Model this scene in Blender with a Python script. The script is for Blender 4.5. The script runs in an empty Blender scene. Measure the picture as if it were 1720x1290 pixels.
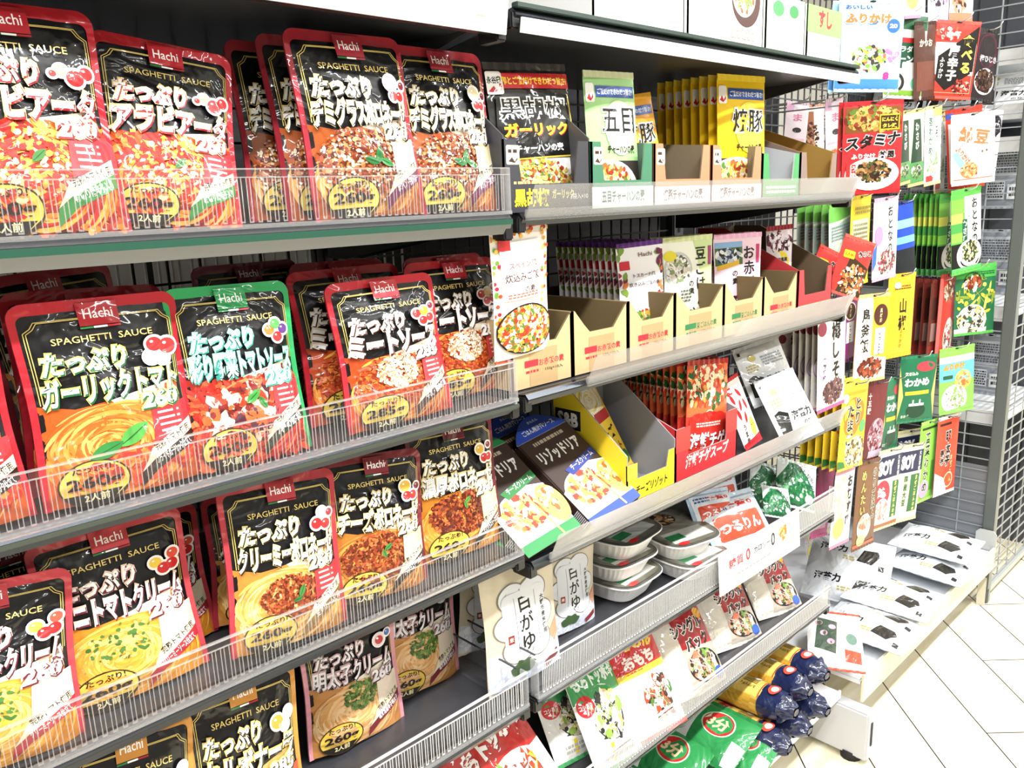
import bpy, bmesh, math, random
from mathutils import Vector, Matrix, Euler
SC = bpy.context.scene
COL = SC.collection
R = math.radians
# ------------------------------------------------------------------ camera, world, light, exposure
cam_d = bpy.data.cameras.new('camera')
cam = bpy.data.objects.new('camera', cam_d); COL.objects.link(cam)
cam_d.sensor_width = 36.0
cam_d.lens = 1371.95 / 1720 * 36.0
cam_d.clip_start = 0.02
YAW, PITCH, ROLL = 0.758931303, 0.224090379, -0.0375764947
fw = Vector((math.sin(YAW) * math.cos(PITCH), math.cos(YAW) * math.cos(PITCH), -math.sin(PITCH)))
rt = fw.cross(Vector((0, 0, 1))).normalized(); up = rt.cross(fw)
r2 = rt * math.cos(ROLL) + up * math.sin(ROLL); u2 = -rt * math.sin(ROLL) + up * math.cos(ROLL)
M3 = Matrix((r2, u2, -fw)).transposed()
cam.matrix_world = Matrix.Translation((0, 0, 1.215)) @ M3.to_4x4()
SC.camera = cam
SC.view_settings.view_transform = 'Standard'
SC.view_settings.look = 'None'
SC.view_settings.gamma = 1.0
SC.view_settings.use_curve_mapping = False
SC.view_settings.exposure = 0.12
wd = bpy.data.worlds.new('shop_air'); SC.world = wd; wd.use_nodes = True
wd.node_tree.nodes['Background'].inputs[0].default_value = (0.95, 0.97, 1.0, 1)
wd.node_tree.nodes['Background'].inputs[1].default_value = 0.16

def tube_light(x, y, z, length, power, wide=0.10):
    ld = bpy.data.lights.new('fluorescent_tube_light', 'AREA'); ld.shape = 'RECTANGLE'
    ld.size = length; ld.size_y = wide; ld.energy = power; ld.color = (0.97, 0.985, 1.0)
    o = bpy.data.objects.new('fluorescent_tube_light', ld); COL.objects.link(o)
    o.location = (x, y, z)
    return o
for lx in (-1.3, 0.2, 1.7, 3.2):
    tube_light(lx, -0.28, 2.44, 1.2, 46)
for lx in (-0.5, 1.4, 3.3):
    tube_light(lx, -1.75, 2.44, 1.2, 30)

# ------------------------------------------------------------------ helpers
def lin(c):
    if isinstance(c, str):
        c = c.lstrip('#'); c = [int(c[i:i+2], 16) / 255 for i in (0, 2, 4)]
    return tuple((v / 12.92 if v <= 0.04045 else ((v + 0.055) / 1.055) ** 2.4) for v in c[:3]) + (1.0,)

def new_mat(name):
    m = bpy.data.materials.new(name); m.use_nodes = True
    nt = m.node_tree; return m, nt, nt.nodes, nt.links, nt.nodes['Principled BSDF']

def ink_mat(name, rough, coat=0.0, coat_rough=0.06, bump=0.0, scale=30.0, metal=0.0, dist=0.004, spec=0.5):
    m, nt, N, L, b = new_mat(name)
    a = N.new('ShaderNodeAttribute'); a.attribute_name = 'Ink'
    L.new(a.outputs['Color'], b.inputs['Base Color'])
    b.inputs['Roughness'].default_value = rough; b.inputs['Metallic'].default_value = metal
    b.inputs['Coat Weight'].default_value = coat; b.inputs['Coat Roughness'].default_value = coat_rough
    b.inputs['Specular IOR Level'].default_value = spec
    if bump:
        tc = N.new('ShaderNodeTexCoord'); oi = N.new('ShaderNodeObjectInfo')
        ad = N.new('ShaderNodeVectorMath'); ad.operation = 'ADD'
        L.new(tc.outputs['Object'], ad.inputs[0])
        sc = N.new('ShaderNodeVectorMath'); sc.operation = 'SCALE'; sc.inputs['Scale'].default_value = 1.0
        L.new(oi.outputs['Location'], sc.inputs[0]); L.new(sc.outputs[0], ad.inputs[1])
        n1 = N.new('ShaderNodeTexNoise'); n1.inputs['Scale'].default_value = scale; n1.inputs['Detail'].default_value = 3.0
        n1.inputs['Distortion'].default_value = 0.6
        L.new(ad.outputs[0], n1.inputs['Vector'])
        v = N.new('ShaderNodeTexVoronoi'); v.feature = 'SMOOTH_F1'; v.inputs['Scale'].default_value = scale * 0.55
        L.new(ad.outputs[0], v.inputs['Vector'])
        mx = N.new('ShaderNodeMath'); mx.operation = 'ADD'
        L.new(n1.outputs['Fac'], mx.inputs[0]); L.new(v.outputs['Distance'], mx.inputs[1])
        bp = N.new('ShaderNodeBump'); bp.inputs['Strength'].default_value = bump; bp.inputs['Distance'].default_value = dist
        L.new(mx.outputs[0], bp.inputs['Height'])
        L.new(bp.outputs[0], b.inputs['Normal']); L.new(bp.outputs[0], b.inputs['Coat Normal'])
    return m

FILM = ink_mat('printed_glossy_film', 0.40, 0.60, 0.05, 1.0, 15, dist=0.012, spec=0.25)
SOFT = ink_mat('printed_soft_film', 0.42, 0.15, 0.12, 0.35, 22, spec=0.3)
CARTON = ink_mat('printed_carton', 0.55, 0.08, 0.2)
KRAFT = ink_mat('corrugated_card', 0.85)
PLAST = ink_mat('moulded_plastic', 0.35)
ENAMEL = ink_mat('enamelled_steel', 0.32, 0.2, 0.1)
STEEL = ink_mat('brushed_steel', 0.24, 0, 0.1, 0, 30, 0.9)
RUBBER = ink_mat('black_rubber', 0.7)

def clear_mat(name, tint, gloss, rough=0.04, milk=0.0):
    m, nt, N, L, b = new_mat(name)
    out = N['Material Output']; N.remove(b)
    t = N.new('ShaderNodeBsdfTransparent'); t.inputs[0].default_value = tint
    g = N.new('ShaderNodeBsdfGlossy'); g.inputs['Roughness'].default_value = rough; g.inputs[0].default_value = (1, 1, 1, 1)
    lw = N.new('ShaderNodeLayerWeight'); lw.inputs['Blend'].default_value = gloss
    mx = N.new('ShaderNodeMixShader')
    L.new(lw.outputs['Fresnel'], mx.inputs[0]); L.new(t.outputs[0], mx.inputs[1]); L.new(g.outputs[0], mx.inputs[2])
    last = mx
    if milk:
        d = N.new('ShaderNodeBsdfTranslucent'); d.inputs[0].default_value = (0.95, 0.95, 0.95, 1)
        d2 = N.new('ShaderNodeBsdfDiffuse'); d2.inputs[0].default_value = (0.95, 0.95, 0.95, 1)
        m0 = N.new('ShaderNodeMixShader'); m0.inputs[0].default_value = 0.5
        L.new(d.outputs[0], m0.inputs[1]); L.new(d2.outputs[0], m0.inputs[2])
        m2 = N.new('ShaderNodeMixShader'); m2.inputs[0].default_value = milk
        L.new(mx.outputs[0], m2.inputs[1]); L.new(m0.outputs[0], m2.inputs[2]); last = m2
    L.new(last.outputs[0], out.inputs[0])
    return m
CLEAR = clear_mat('clear_acrylic', (0.95, 0.95, 0.96, 1), 0.06, 0.08, 0.025)
RIB = clear_mat('clear_acrylic_ribs', (0.9, 0.9, 0.9, 1), 0.12, 0.1, 0.2)
RIB_LIT = clear_mat('lit_acrylic_ribs', (0.92, 0.92, 0.9, 1), 0.15, 0.1, 0.62)  # same clear ribs, ceiling light on the lower fences put in as extra milk
STRIP = clear_mat('reflection_tinted_strip', (0.93, 0.93, 0.97, 1), 0.08, 0.1, 0.2)  # clear strip; its whitish-purple reflection is put into the milk and tint
WRAP = clear_mat('clear_wrap_film', (0.96, 0.96, 0.96, 1), 0.3, 0.12, 0.03)

class MB:
    """collects coloured polygons and builds one mesh"""
    def __init__(s): s.v = []; s.f = []; s.c = []; s.sm = []
    def poly(s, pts, col, smooth=False):
        i = len(s.v); s.v += [tuple(p) for p in pts]; s.f.append(tuple(range(i, i + len(pts)))); s.c.append(lin(col)); s.sm.append(smooth)
    def add(s, verts, faces, col, smooth=False, cols=None):
        i = len(s.v); s.v += [tuple(p) for p in verts]
        for k, f in enumerate(faces):
            s.f.append(tuple(i + j for j in f)); s.c.append(cols[k] if cols else lin(col)); s.sm.append(smooth)
    def box(s, x0, x1, y0, y1, z0, z1, col):
        v = [(x0,y0,z0),(x1,y0,z0),(x1,y1,z0),(x0,y1,z0),(x0,y0,z1),(x1,y0,z1),(x1,y1,z1),(x0,y1,z1)]
        s.add(v, [(0,3,2,1),(4,5,6,7),(0,1,5,4),(1,2,6,5),(2,3,7,6),(3,0,4,7)], col)
    def bbox(s, x0, x1, y0, y1, z0, z1, col, r=0.003):
        """box with chamfered edges"""
        bm = bmesh.new(); bmesh.ops.create_cube(bm, size=1.0)
        for q in bm.verts: q.co = Vector(((x0+x1)/2+q.co.x*(x1-x0), (y0+y1)/2+q.co.y*(y1-y0), (z0+z1)/2+q.co.z*(z1-z0)))
        bmesh.ops.bevel(bm, geom=bm.edges[:], offset=r, segments=2, affect='EDGES')
        bm.verts.index_update()
        s.add([q.co[:] for q in bm.verts], [[q.index for q in f.verts] for f in bm.faces], col); bm.free()
    def prism(s, prof, x0, x1, col, axis='X'):
        """profile in (y,z) swept along x"""
        n = len(prof); v = []
        for x in (x0, x1):
            for (a, b) in prof: v.append((x, a, b) if axis == 'X' else ((a, x, b) if axis == 'Y' else (a, b, x)))
        f = [tuple(range(n))[::-1], tuple(range(n, 2*n))] + [(i, (i+1) % n, n+(i+1) % n, n+i) for i in range(n)]
        s.add(v, f, col)
    def tube(s, pts, r, col, n=6):
        pts = [Vector(p) for p in pts]; rings = []; verts = []; faces = []
        for i, p in enumerate(pts):
            d = (pts[min(i+1, len(pts)-1)] - pts[max(i-1, 0)]).normalized()
            a = d.orthogonal().normalized() if i == 0 else (prev - d * prev.dot(d)).normalized()
            prev = a; b = d.cross(a)
            for k in range(n):
                t = 2*math.pi*k/n; verts.append(p + (a*math.cos(t) + b*math.sin(t)) * r)
        for i in range(len(pts)-1):
            for k in range(n):
                faces.append((i*n+k, i*n+(k+1) % n, (i+1)*n+(k+1) % n, (i+1)*n+k))
        faces.append(tuple(range(n))[::-1]); faces.append(tuple(range((len(pts)-1)*n, len(pts)*n)))
        s.add(verts, faces, col, True)
    def mesh(s, name):
        me = bpy.data.meshes.new(name); me.from_pydata(s.v, [], s.f)
        at = me.color_attributes.new('Ink', 'FLOAT_COLOR', 'CORNER')
        buf = []
        for f, c in zip(s.f, s.c): buf += list(c) * len(f)
        at.data.foreach_set('color', buf)
        me.polygons.foreach_set('use_smooth', s.sm); me.update()
        return me
    def build(s, name, mat, parent=None):
        me = s.mesh(name); me.materials.append(mat)
        return obj(name, me, parent)

def obj(name, data, parent=None):
    o = bpy.data.objects.new(name, data); COL.objects.link(o)
    if parent: o.parent = parent
    return o
def tag(o, label, cat, group=None):
    o['label'] = label; o['category'] = cat
    if group: o['group'] = group
    return o
def structure(o):
    o['kind'] = 'structure'; return o
def empty(name, loc=(0, 0, 0)):
    o = bpy.data.objects.new(name, None); COL.objects.link(o); o.location = loc; o.empty_display_size = 0.02
    return o
def copy_tree(o, parent=None):
    c = o.copy(); COL.objects.link(c)
    if parent: c.parent = parent
    for ch in list(o.children): copy_tree(ch, c)
    return c

# ------------------------------------------------------------------ lettering
TXT = {}
def glyphs(s, bold):
    k = (s, round(bold, 3))
    if k not in TXT:
        cu = bpy.data.curves.new('lettering', 'FONT'); cu.body = s; cu.offset = bold; cu.resolution_u = 2
        cu.align_x = 'CENTER'; cu.align_y = 'CENTER'; cu.fill_mode = 'FRONT'
        o = bpy.data.objects.new('lettering', cu); COL.objects.link(o)
        dg = bpy.context.evaluated_depsgraph_get(); ev = o.evaluated_get(dg); me = ev.to_mesh()
        vs = [(v.co.x, v.co.y) for v in me.vertices]; fs = [tuple(p.vertices) for p in me.polygons]
        ev.to_mesh_clear(); bpy.data.objects.remove(o); bpy.data.curves.remove(cu)
        if vs:
            xs = [a for a, b in vs]; ys = [b for a, b in vs]
            cx, cy = (min(xs)+max(xs))/2, (min(ys)+max(ys))/2
            vs = [(a-cx, b-cy) for a, b in vs]
            TXT[k] = (vs, fs, max(xs)-min(xs), max(ys)-min(ys))
        else: TXT[k] = ([], [], 1, 1)
    return TXT[k]

class Art:
    """flat print laid out in the plane of a pack front: x across, z up, metres"""
    def __init__(s, seed=1): s.items = []; s.rng = random.Random(seed); s.k = 0
    def _a(s, vs, fs, col, fine):
        s.k += 1; s.items.append((vs, fs, col, fine, s.k))
    def poly(s, pts, col, fine=True): s._a(list(pts), [tuple(range(len(pts)))], col, fine)
    def rect(s, x0, z0, x1, z1, col, r=0):
        if r: 
            pts = []
            for cx, cz, a in ((x1-r, z1-r, 0), (x0+r, z1-r, 90), (x0+r, z0+r, 180), (x1-r, z0+r, 270)):
                for q in range(4): pts.append((cx+r*math.cos(R(a+q*30)), cz+r*math.sin(R(a+q*30))))
            s.poly(pts, col)
        else: s.poly([(x0, z0), (x1, z0), (x1, z1), (x0, z1)], col)
    def ell(s, cx, cz, rx, rz, col, n=28, a0=0, a1=360, fine=True):
        s.poly([(cx+rx*math.cos(R(a0+(a1-a0)*i/n)), cz+rz*math.sin(R(a0+(a1-a0)*i/n))) for i in range(n if a1-a0 == 360 else n+1)], col, fine)
    def line(s, pts, wd, col):
        for (ax, az), (bx, bz) in zip(pts, pts[1:]):
            l = math.hypot(bx-ax, bz-az) or 1; nx, nz = -(bz-az)/l*wd/2, (bx-ax)/l*wd/2
            s._a([(ax-nx, az-nz), (bx-nx, bz-nz), (bx+nx, bz+nz), (ax+nx, az+nz)], [(0, 1, 2, 3)], col, True); s.k -= 1
        s.k += 1
    def txt(s, t, cx, cz, size=None, col='#000000', width=None, height=None, bold=0.02, rot=0, shear=0, line=None, lw=0.05, line2=None, lw2=0.09, shade=None, sd=(0.04, -0.05)):
        _, _, gw, gh = glyphs(t, bold)
        sx = sz = size or 1
        if width: sx = width/gw
        if height: sz = height/gh
        if width and not height and not size: sz = sx
        if height and not width and not size: sx = sz
        ca, sa = math.cos(R(rot)), math.sin(R(rot))
        def put(off, c, dx=0, dz=0):
            vs, fs, _, _ = glyphs(t, off); out = []
            for a, b in vs:
                a = a + b*shear; a, b = a*sx+dx*sx, b*sz+dz*sz
                out.append((cx+a*ca-b*sa, cz+a*sa+b*ca))
            s._a(out, fs, c, True)
        if line2: put(bold+lw2, line2)
        if shade: put(bold+lw*0.5, shade, *sd)
        if line: put(bold+lw, line)
        put(bold, col)
    def vtxt(s, t, cx, ztop, size, col='#000000', step=1.08, **kw):
        for i, ch in enumerate(t):
            if ch == ' ': continue
            if ch == 'ー': s.rect(cx-size*0.06, ztop-(i+0.9)*size*step, cx+size*0.06, ztop-(i+0.1)*size*step, col); continue
            s.txt(ch, cx, ztop-(i+0.5)*size*step, size, col, **kw)
    def grains(s, cx, cz, rx, rz, cols, n, size, box=False, aspect=1.6, clip=None):
        """a photograph of food: many small printed flecks"""
        for i in range(n):
            for _ in range(8):
                a, b = s.rng.uniform(-1, 1), s.rng.uniform(-1, 1)
                if box or a*a+b*b < 1:
                    x, z = cx+a*rx, cz+b*rz
                    if not clip or clip(x, z): break
            else: continue
            r = size*s.rng.uniform(0.5, 1.25); t = s.rng.uniform(0, 6.28); m = 6; asp = s.rng.uniform(1, aspect)
            pts = []
            for k in range(m):
                q = 6.283*k/m; rr = r*s.rng.uniform(0.75, 1.2); px, pz = rr*math.cos(q)*asp, rr*math.sin(q)/asp**0.5
                pts.append((x+px*math.cos(t)-pz*math.sin(t), z+px*math.sin(t)+pz*math.cos(t)))
            s._a(pts, [tuple(range(m))], s.rng.choice(cols), False); s.k -= 0.93
    def strands(s, cx, cz, rx, rz, cols, n, wd, clip=None, swirl=(0, 0)):
        for i in range(n):
            t = s.rng.uniform(0.1, 1); a0 = s.rng.uniform(0, 6.28); ln = s.rng.uniform(0.5, 1.6); m = 8
            ox, oz = s.rng.uniform(-.12, .12)*rx, s.rng.uniform(-.12, .12)*rz; sq = s.rng.uniform(0.8, 1.15)
            A_, B_ = [], []
            w2 = wd*s.rng.uniform(0.6, 1.2)/2; ok = True
            for k in range(m+1):
                q = a0+ln*k/m; px = cx+ox+rx*t*math.cos(q)*sq+swirl[0]; pz = cz+oz+rz*t*math.sin(q)+swirl[1]
                if clip and not clip(px, pz): ok = False; break
                e = w2*math.sin(math.pi*(0.08+0.84*k/m))
                nx, nz = math.cos(q), math.sin(q)
                A_.append((px+nx*e, pz+nz*e)); B_.append((px-nx*e, pz-nz*e))
            if not ok: continue
            vs = A_+B_; fs = [(k, k+1, m+1+k+1, m+1+k) for k in range(m)]
            s._a(vs, fs, s.rng.choice(cols), False); s.k -= 0.93
    def leaf(s, cx, cz, ln, rot, col='#2f7a3a', wd=0.45):
        pts = []
        for i in range(9): q = i/8; pts.append((ln*(q-.5), ln*wd*0.5*math.sin(math.pi*q)**0.8))
        for i in range(1, 8): q = 1-i/8; pts.append((ln*(q-.5), -ln*wd*0.5*math.sin(math.pi*q)**0.8))
        c, n = math.cos(R(rot)), math.sin(R(rot))
        s.poly([(cx+a*c-b*n, cz+a*n+b*c) for a, b in pts], col)
    def onto(s, mb, surf, maxlen=0.009, lift=0.0003, step=0.00003):
        """lay the print on a surface: surf(x,z) -> point, normal-ish outward offset along local -y"""
        for vs, fs, col, fine, k in s.items:
            if fine and maxlen:
                bm = bmesh.new(); bv = [bm.verts.new((a, b, 0)) for a, b in vs]
                for f in fs:
                    try: bm.faces.new([bv[i] for i in f])
                    except ValueError: pass
                for _ in range(6):
                    lg = [e for e in bm.edges if e.calc_length() > maxlen]
                    if not lg: break
                    if _ == 0: bmesh.ops.triangulate(bm, faces=[f for f in bm.faces if len(f.verts) > 4])
                    lg = [e for e in bm.edges if e.calc_length() > maxlen]
                    bmesh.ops.subdivide_edges(bm, edges=lg, cuts=1, use_grid_fill=False)
                    bmesh.ops.triangulate(bm, faces=[f for f in bm.faces if len(f.verts) > 4])
                bm.verts.index_update()
                vs = [(q.co.x, q.co.y) for q in bm.verts]; fs = [[q.index for q in f.verts] for f in bm.faces]; bm.free()
            out = []
            for a, b in vs:
                p = surf(a, b); out.append((p[0], p[1]-lift-k*step, p[2]))
            mb.add(out, fs, col, True)

# ------------------------------------------------------------------ soft packs
def bag_shape(w, h, thick, kind):
    """front surface of a filled bag; kind: stand pouch, pillow bag, flat sachet"""
    def hw(t):
        if kind == 'stand': return w/2*(1-0.05*math.sin(math.pi*min(1, max(0, t)))**2+0.0)
        return w/2
    def prof(t):
        t = min(1, max(0, t))
        if kind == 'stand': return (max(0, 1-t)**0.75)*(0.55+0.45*min(1, t*6)) + 0.16*math.sin(math.pi*t)
        if kind == 'pillow': return max(0, math.sin(math.pi*t))**0.55
        return max(0, math.sin(math.pi*t))**0.35*0.8
    def surf(x, z):
        t = z/h; q = min(1, abs(x)/max(1e-6, hw(t)))
        b = thick/2*prof(t)*max(0, 1-q**2.4)**0.8
        b += thick*0.05*math.sin(x/w*9+z/h*5)*max(0, 1-q**2)*min(1, 4*t)*min(1, 4*(1-t))
        return (x*(hw(t)*2/w), -b, z)
    return surf

def bag_mesh(name, w, h, thick, kind, base, art, back=None, corner=0.0, nx=14, nz=20):
    surf = bag_shape(w, h, thick, kind); mb = MB()
    def rowx(t):
        # rounded top corners
        if corner and t > 1-corner/h:
            d = (t-(1-corner/h))*h; return w/2-corner+math.sqrt(max(0, corner**2-d**2))
        return w/2
    for side in (1, -1):
        vs = []; fs = []
        for j in range(nz+1):
            t = j/nz; 
            if corner: t = 1-(1-t)**1.25 if t > 0.5 else t*(1-0.5**1.25)/0.5
            xr = rowx(t)
            for i in range(nx+1):
                x = -xr+2*xr*i/nx; p = surf(x, t*h)
                vs.append((p[0], p[1] if side > 0 else -p[1]*0.7+0.0004, p[2]))
        for j in range(nz):
            for i in range(nx):
                q = (j*(nx+1)+i, j*(nx+1)+i+1, (j+1)*(nx+1)+i+1, (j+1)*(nx+1)+i)
                fs.append(q if side > 0 else q[::-1])
        mb.add(vs, fs, base if side > 0 else (back or base), True)
    if art: art.onto(mb, surf)
    return mb.mesh(name)
class U:
    """Art in fractions of the pack's width and height"""
    def __init__(s, w, h, seed=1): s.w, s.h, s.a = w, h, Art(seed)
    def p(s, u, v): return ((u-.5)*s.w, v*s.h)
    def rect(s, u0, v0, u1, v1, c, r=0): (a, b), (d, e) = s.p(u0, v0), s.p(u1, v1); s.a.rect(a, b, d, e, c, r)
    def ell(s, u, v, ru, rv, c, **k): x, z = s.p(u, v); s.a.ell(x, z, ru*s.w, rv*s.h, c, **k)
    def poly(s, pts, c): s.a.poly([s.p(*q) for q in pts], c)
    def line(s, pts, wd, c): s.a.line([s.p(*q) for q in pts], wd, c)
    def txt(s, t, u, v, fw, fh=None, c='#000000', **k):
        x, z = s.p(u, v); s.a.txt(t, x, z, None, c, width=fw*s.w, height=fh*s.h if fh else None, **k)
    def v(s, t, u, v, size, c='#000000', **k): x, z = s.p(u, v); s.a.vtxt(t, x, z, size*s.h, c, **k)
    def food(s, u, v, ru, rv, cols, n, sz, **k): x, z = s.p(u, v); s.a.grains(x, z, ru*s.w, rv*s.h, cols, n, sz, **k)
    def strands(s, u, v, ru, rv, cols, n, wd, **k): x, z = s.p(u, v); s.a.strands(x, z, ru*s.w, rv*s.h, cols, n, wd, **k)
    def fine(s, u0, v0, u1, v1, c, n=4):
        """lines of very small print"""
        for i in range(n):
            z = v1-(v1-v0)*(i+.5)/n; u = u0
            while u < u1-.02:
                l = s.a.rng.uniform(.02, .07); s.rect(u, z-(v1-v0)/n*.3, min(u1, u+l), z+(v1-v0)/n*.3, c); u += l+.015

def seal_mesh(w, z0, z1, col, hole=False, zig=True):
    mb = MB(); n = 16
    for y, fl in ((-.0007, 0), (.0007, 1)):
        vs = []; fs = []
        for i in range(n+1):
            x = -w/2+w*i/n; yy = y+(.0006 if i % 2 else -.0006)
            vs += [(x, yy, z0), (x, yy, z1)]
        for i in range(n): q = (2*i, 2*i+2, 2*i+3, 2*i+1); fs.append(q[::-1] if fl else q)
        mb.add(vs, fs, col)
    if hole:
        zc = (z0+z1)/2; mb.poly([(.007*math.cos(k), -.0018, zc+.0022*math.sin(k)) for k in [q*.524 for q in range(12)]], '#15130f')
    return mb.mesh('crimped_seal')

def pack(key, name, w, h, thick, kind, base, draw, mat=None, seal=None, back=None, seed=1, hole=False):
    u = U(w, h, seed); draw(u); u.a.k = 0
    d = bag_mesh(name, w, h, thick, kind, base, None, back)
    surf = bag_shape(w, h, thick, kind); mb = MB(); lim = w/2*.985; u.a.onto(mb, lambda x, z: surf(max(-lim, min(lim, x)), max(.0, min(h, z))), .011)
    full = MB(); full.v = [tuple(v.co) for v in d.vertices]; full.f = [tuple(p.vertices) for p in d.polygons]
    nf = len(full.f); full.c = [lin(base)]*(nf//2)+[lin(back or base)]*(nf-nf//2); full.sm = [True]*nf
    full.add(mb.v, mb.f, None, True, mb.c); bpy.data.meshes.remove(d)
    kids = []
    m = mat or SOFT
    if seal:
        kids.append(('top_seal', seal_mesh(w*.995, h-.001, h+.007, seal, hole), m))
        kids.append(('bottom_seal', seal_mesh(w*.995, -.006, .001, seal), m))
    DES[key] = Design(name, w, h, full.mesh(name), m, kids)

RICE = ['#e8c860', '#f2dc8a', '#d8a838', '#f6e8b0', '#c8703a', '#5a8a3a', '#a83a22', '#f0d070']
NORI = ['#2a2622', '#3a342c', '#5a4634', '#6a5040', '#20201e']
FURI = ['#3a2418', '#6a4428', '#8a6238', '#2a1a14', '#b08a54', '#4a5a2a']
WHT = ['#f6f2ea', '#e8e0d4', '#fdfbf7', '#d8cdbd']

def build_packs():
    # --- fried-rice seasonings
    def d(u):
        u.rect(0, .0, 1, .36, '#efe8dc'); u.ell(.4, .17, .62, .24, '#f4f1ec'); u.food(.38, .16, .5, .2, RICE, 700, .0024)
        u.poly([(.02, .36), (.98, .36), (.9, 0.8), (.08, .8)], '#0f0d0b'); u.line([(.02, .36), (.98, .36), (.96, .82)], .0016, '#d8b83a')
        u.rect(.14, .86, 1, .97, '#c8242a'); u.txt('卵とご飯だけできわだつ旨さ!', .57, .915, .8, .06, '#ffe23a', bold=.03)
        u.rect(.0, .82, .18, .98, '#f8f6f2', .003); u.txt('永谷園', .09, .92, .15, .05, '#1a1a1a', bold=.03); u.poly([(.02, .84), (.08, .88), (.11, .85), (.17, .885), (.16, .86), (.1, .83)], '#c8242a')
        u.txt('黒胡椒', .5, .72, .8, .15, '#0c0b0a', bold=.008, line='#ffffff', lw=.05); u.txt('ガーリック', .5, .565, .78, .10, '#ffdf2a', bold=.045, shade='#c8242a', lw=.02)
        u.txt('チャーハンの素', .5, .43, .6, .06, '#ffffff', bold=.04)
    pack('kosho', 'seasoning_pouch', .115, .155, .012, 'pillow', '#1a1816', d, FILM, '#3a3634')
    def fried(key, base, hi, title, c2):
        def d(u):
            u.rect(0, 0, 1, .34, '#3a3230'); u.ell(.36, .1, .6, .25, '#f4f0e8'); u.food(.36, .12, .45, .2, RICE, 300, .0035)
            u.rect(.2, .84, .96, .93, '#2a4fa0'); u.txt('ご飯だけできわだつ旨さ!', .58, .885, .7, .05, '#f4f4f4', bold=.02)
            u.rect(.02, .8, .17, .95, '#f8f6f2', .003); u.poly([(.04, .83), (.08, .87), (.11, .83), (.15, .87), (.15, .84), (.1, .81)], '#c8242a')
            u.ell(.62, .6, .3, .22, hi); u.txt(title, .6, .66, .66, .2, '#16140f', bold=.014, line='#ffffff', lw=.05); u.txt('チャーハンの素', .62, .43, .56, .07, '#16140f', bold=.03)
        pack(key, 'seasoning_pouch', .105, .15, .010, 'pillow', base, d, SOFT, c2)
    fried('gomoku', '#a8d890', '#d8f0c0', '五目', '#e8f0c8'); fried('buta', '#f2c81e', '#fae04a', '焼豚', '#f6d43a'); fried('butao', '#e8a01e', '#f4b83a', '焼豚', '#e8a828')
    # --- mixed-rice bases
    def d(u):
        for i in range(70): 
            x, y = u.a.rng.choice([(u.a.rng.uniform(0, .1), u.a.rng.uniform(.3, 1)), (u.a.rng.uniform(.82, 1), u.a.rng.uniform(.3, 1)), (u.a.rng.uniform(0, 1), u.a.rng.uniform(.93, 1))])
            u.ell(x, y, .03, .016, u.a.rng.choice(['#d84a2a', '#e8962a', '#6a9a3a', '#a8283a', '#f0c050']), n=7)
        u.rect(.12, .46, .82, .9, '#fdfbf8'); u.rect(.1, .84, .3, .93, '#c8383a'); u.txt('スペイン風', .5, .72, .5, .05, '#7a2a2a', bold=.016)
        u.txt('炊込みご飯', .48, .63, .62, .07, '#4a1a1a', bold=.016); u.txt('の素', .6, .53, .2, .05, '#4a1a1a', bold=.016); u.fine(.2, .47, .75, .51, '#c86a5a', 2)
        u.ell(.5, .22, .5, .2, '#2a2624'); u.ell(.5, .22, .47, .185, '#e8a440'); u.food(.5, .22, .44, .175, ['#e89a2a', '#f2b84a', '#d8582a', '#c83a22', '#f6e4b8', '#5a7a2a', '#f8f0e0'], 620, .003)
    pack('takikomi', 'rice_base_pouch', .085, .16, .016, 'stand', '#f6f0e8', d, SOFT, '#c8543a')
    def d(u):
        for i in range(36):
            x, y = u.a.rng.choice([(u.a.rng.uniform(0, .14), u.a.rng.uniform(.1, 1)), (u.a.rng.uniform(.86, 1), u.a.rng.uniform(.3, 1))])
            u.a.leaf(*u.p(x, y), .014, u.a.rng.uniform(0, 180), u.a.rng.choice(['#a8283a', '#6a2a4a', '#7a9a3a', '#d87a3a']), .6)
        u.rect(.04, .74, .24, .84, '#c8303a'); u.txt('トスカーナ風', .55, .66, .5, .045, '#4a3a3a', bold=.016); u.txt('炊き込みご飯の素', .55, .56, .7, .05, '#4a3a3a', bold=.016); u.txt('Hachi', .6, .9, .3, .05, '#7a5a5a', bold=.016)
        u.ell(.5, .1, .5, .17, '#f0ece4'); u.food(.5, .12, .42, .13, ['#f6f0e0', '#4a8a3a', '#d8482a', '#e8b84a', '#7aa84a'], 150, .004)
    pack('violet', 'rice_base_pouch', .095, .135, .010, 'stand', '#f2eef0', d, SOFT, '#5a2a7a', back='#e8e4e8')
    def d(u):
        u.poly([(.6, 1), (1, 1), (1, 0), (.9, 0), (.78, .5)], '#cfe0a0'); u.ell(.28, .68, .28, .2, '#c8ccc8'); u.food(.28, .68, .22, .16, WHT+['#5a5a4a', '#8a9a6a'], 120, .004)
        u.ell(.13, .84, .12, .06, '#e8d83a'); u.v('豆ごはん', .74, .93, .16, '#14120f', bold=.02); u.v('の素', .52, .55, .08, '#2a2a22'); u.rect(.9, .7, .97, .92, '#a83a7a'); u.fine(.3, .3, .5, .45, '#6a6a5a')
        u.poly([(.1, .4), (.3, .36), (.25, .25), (.12, .3)], '#2f7a4a'); u.food(.6, .12, .3, .1, WHT+['#2a2826'], 120, .005)
    pack('mame', 'rice_base_pouch', .095, .135, .010, 'stand', '#f4f4e4', d, SOFT, '#d8e0a8')
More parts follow.
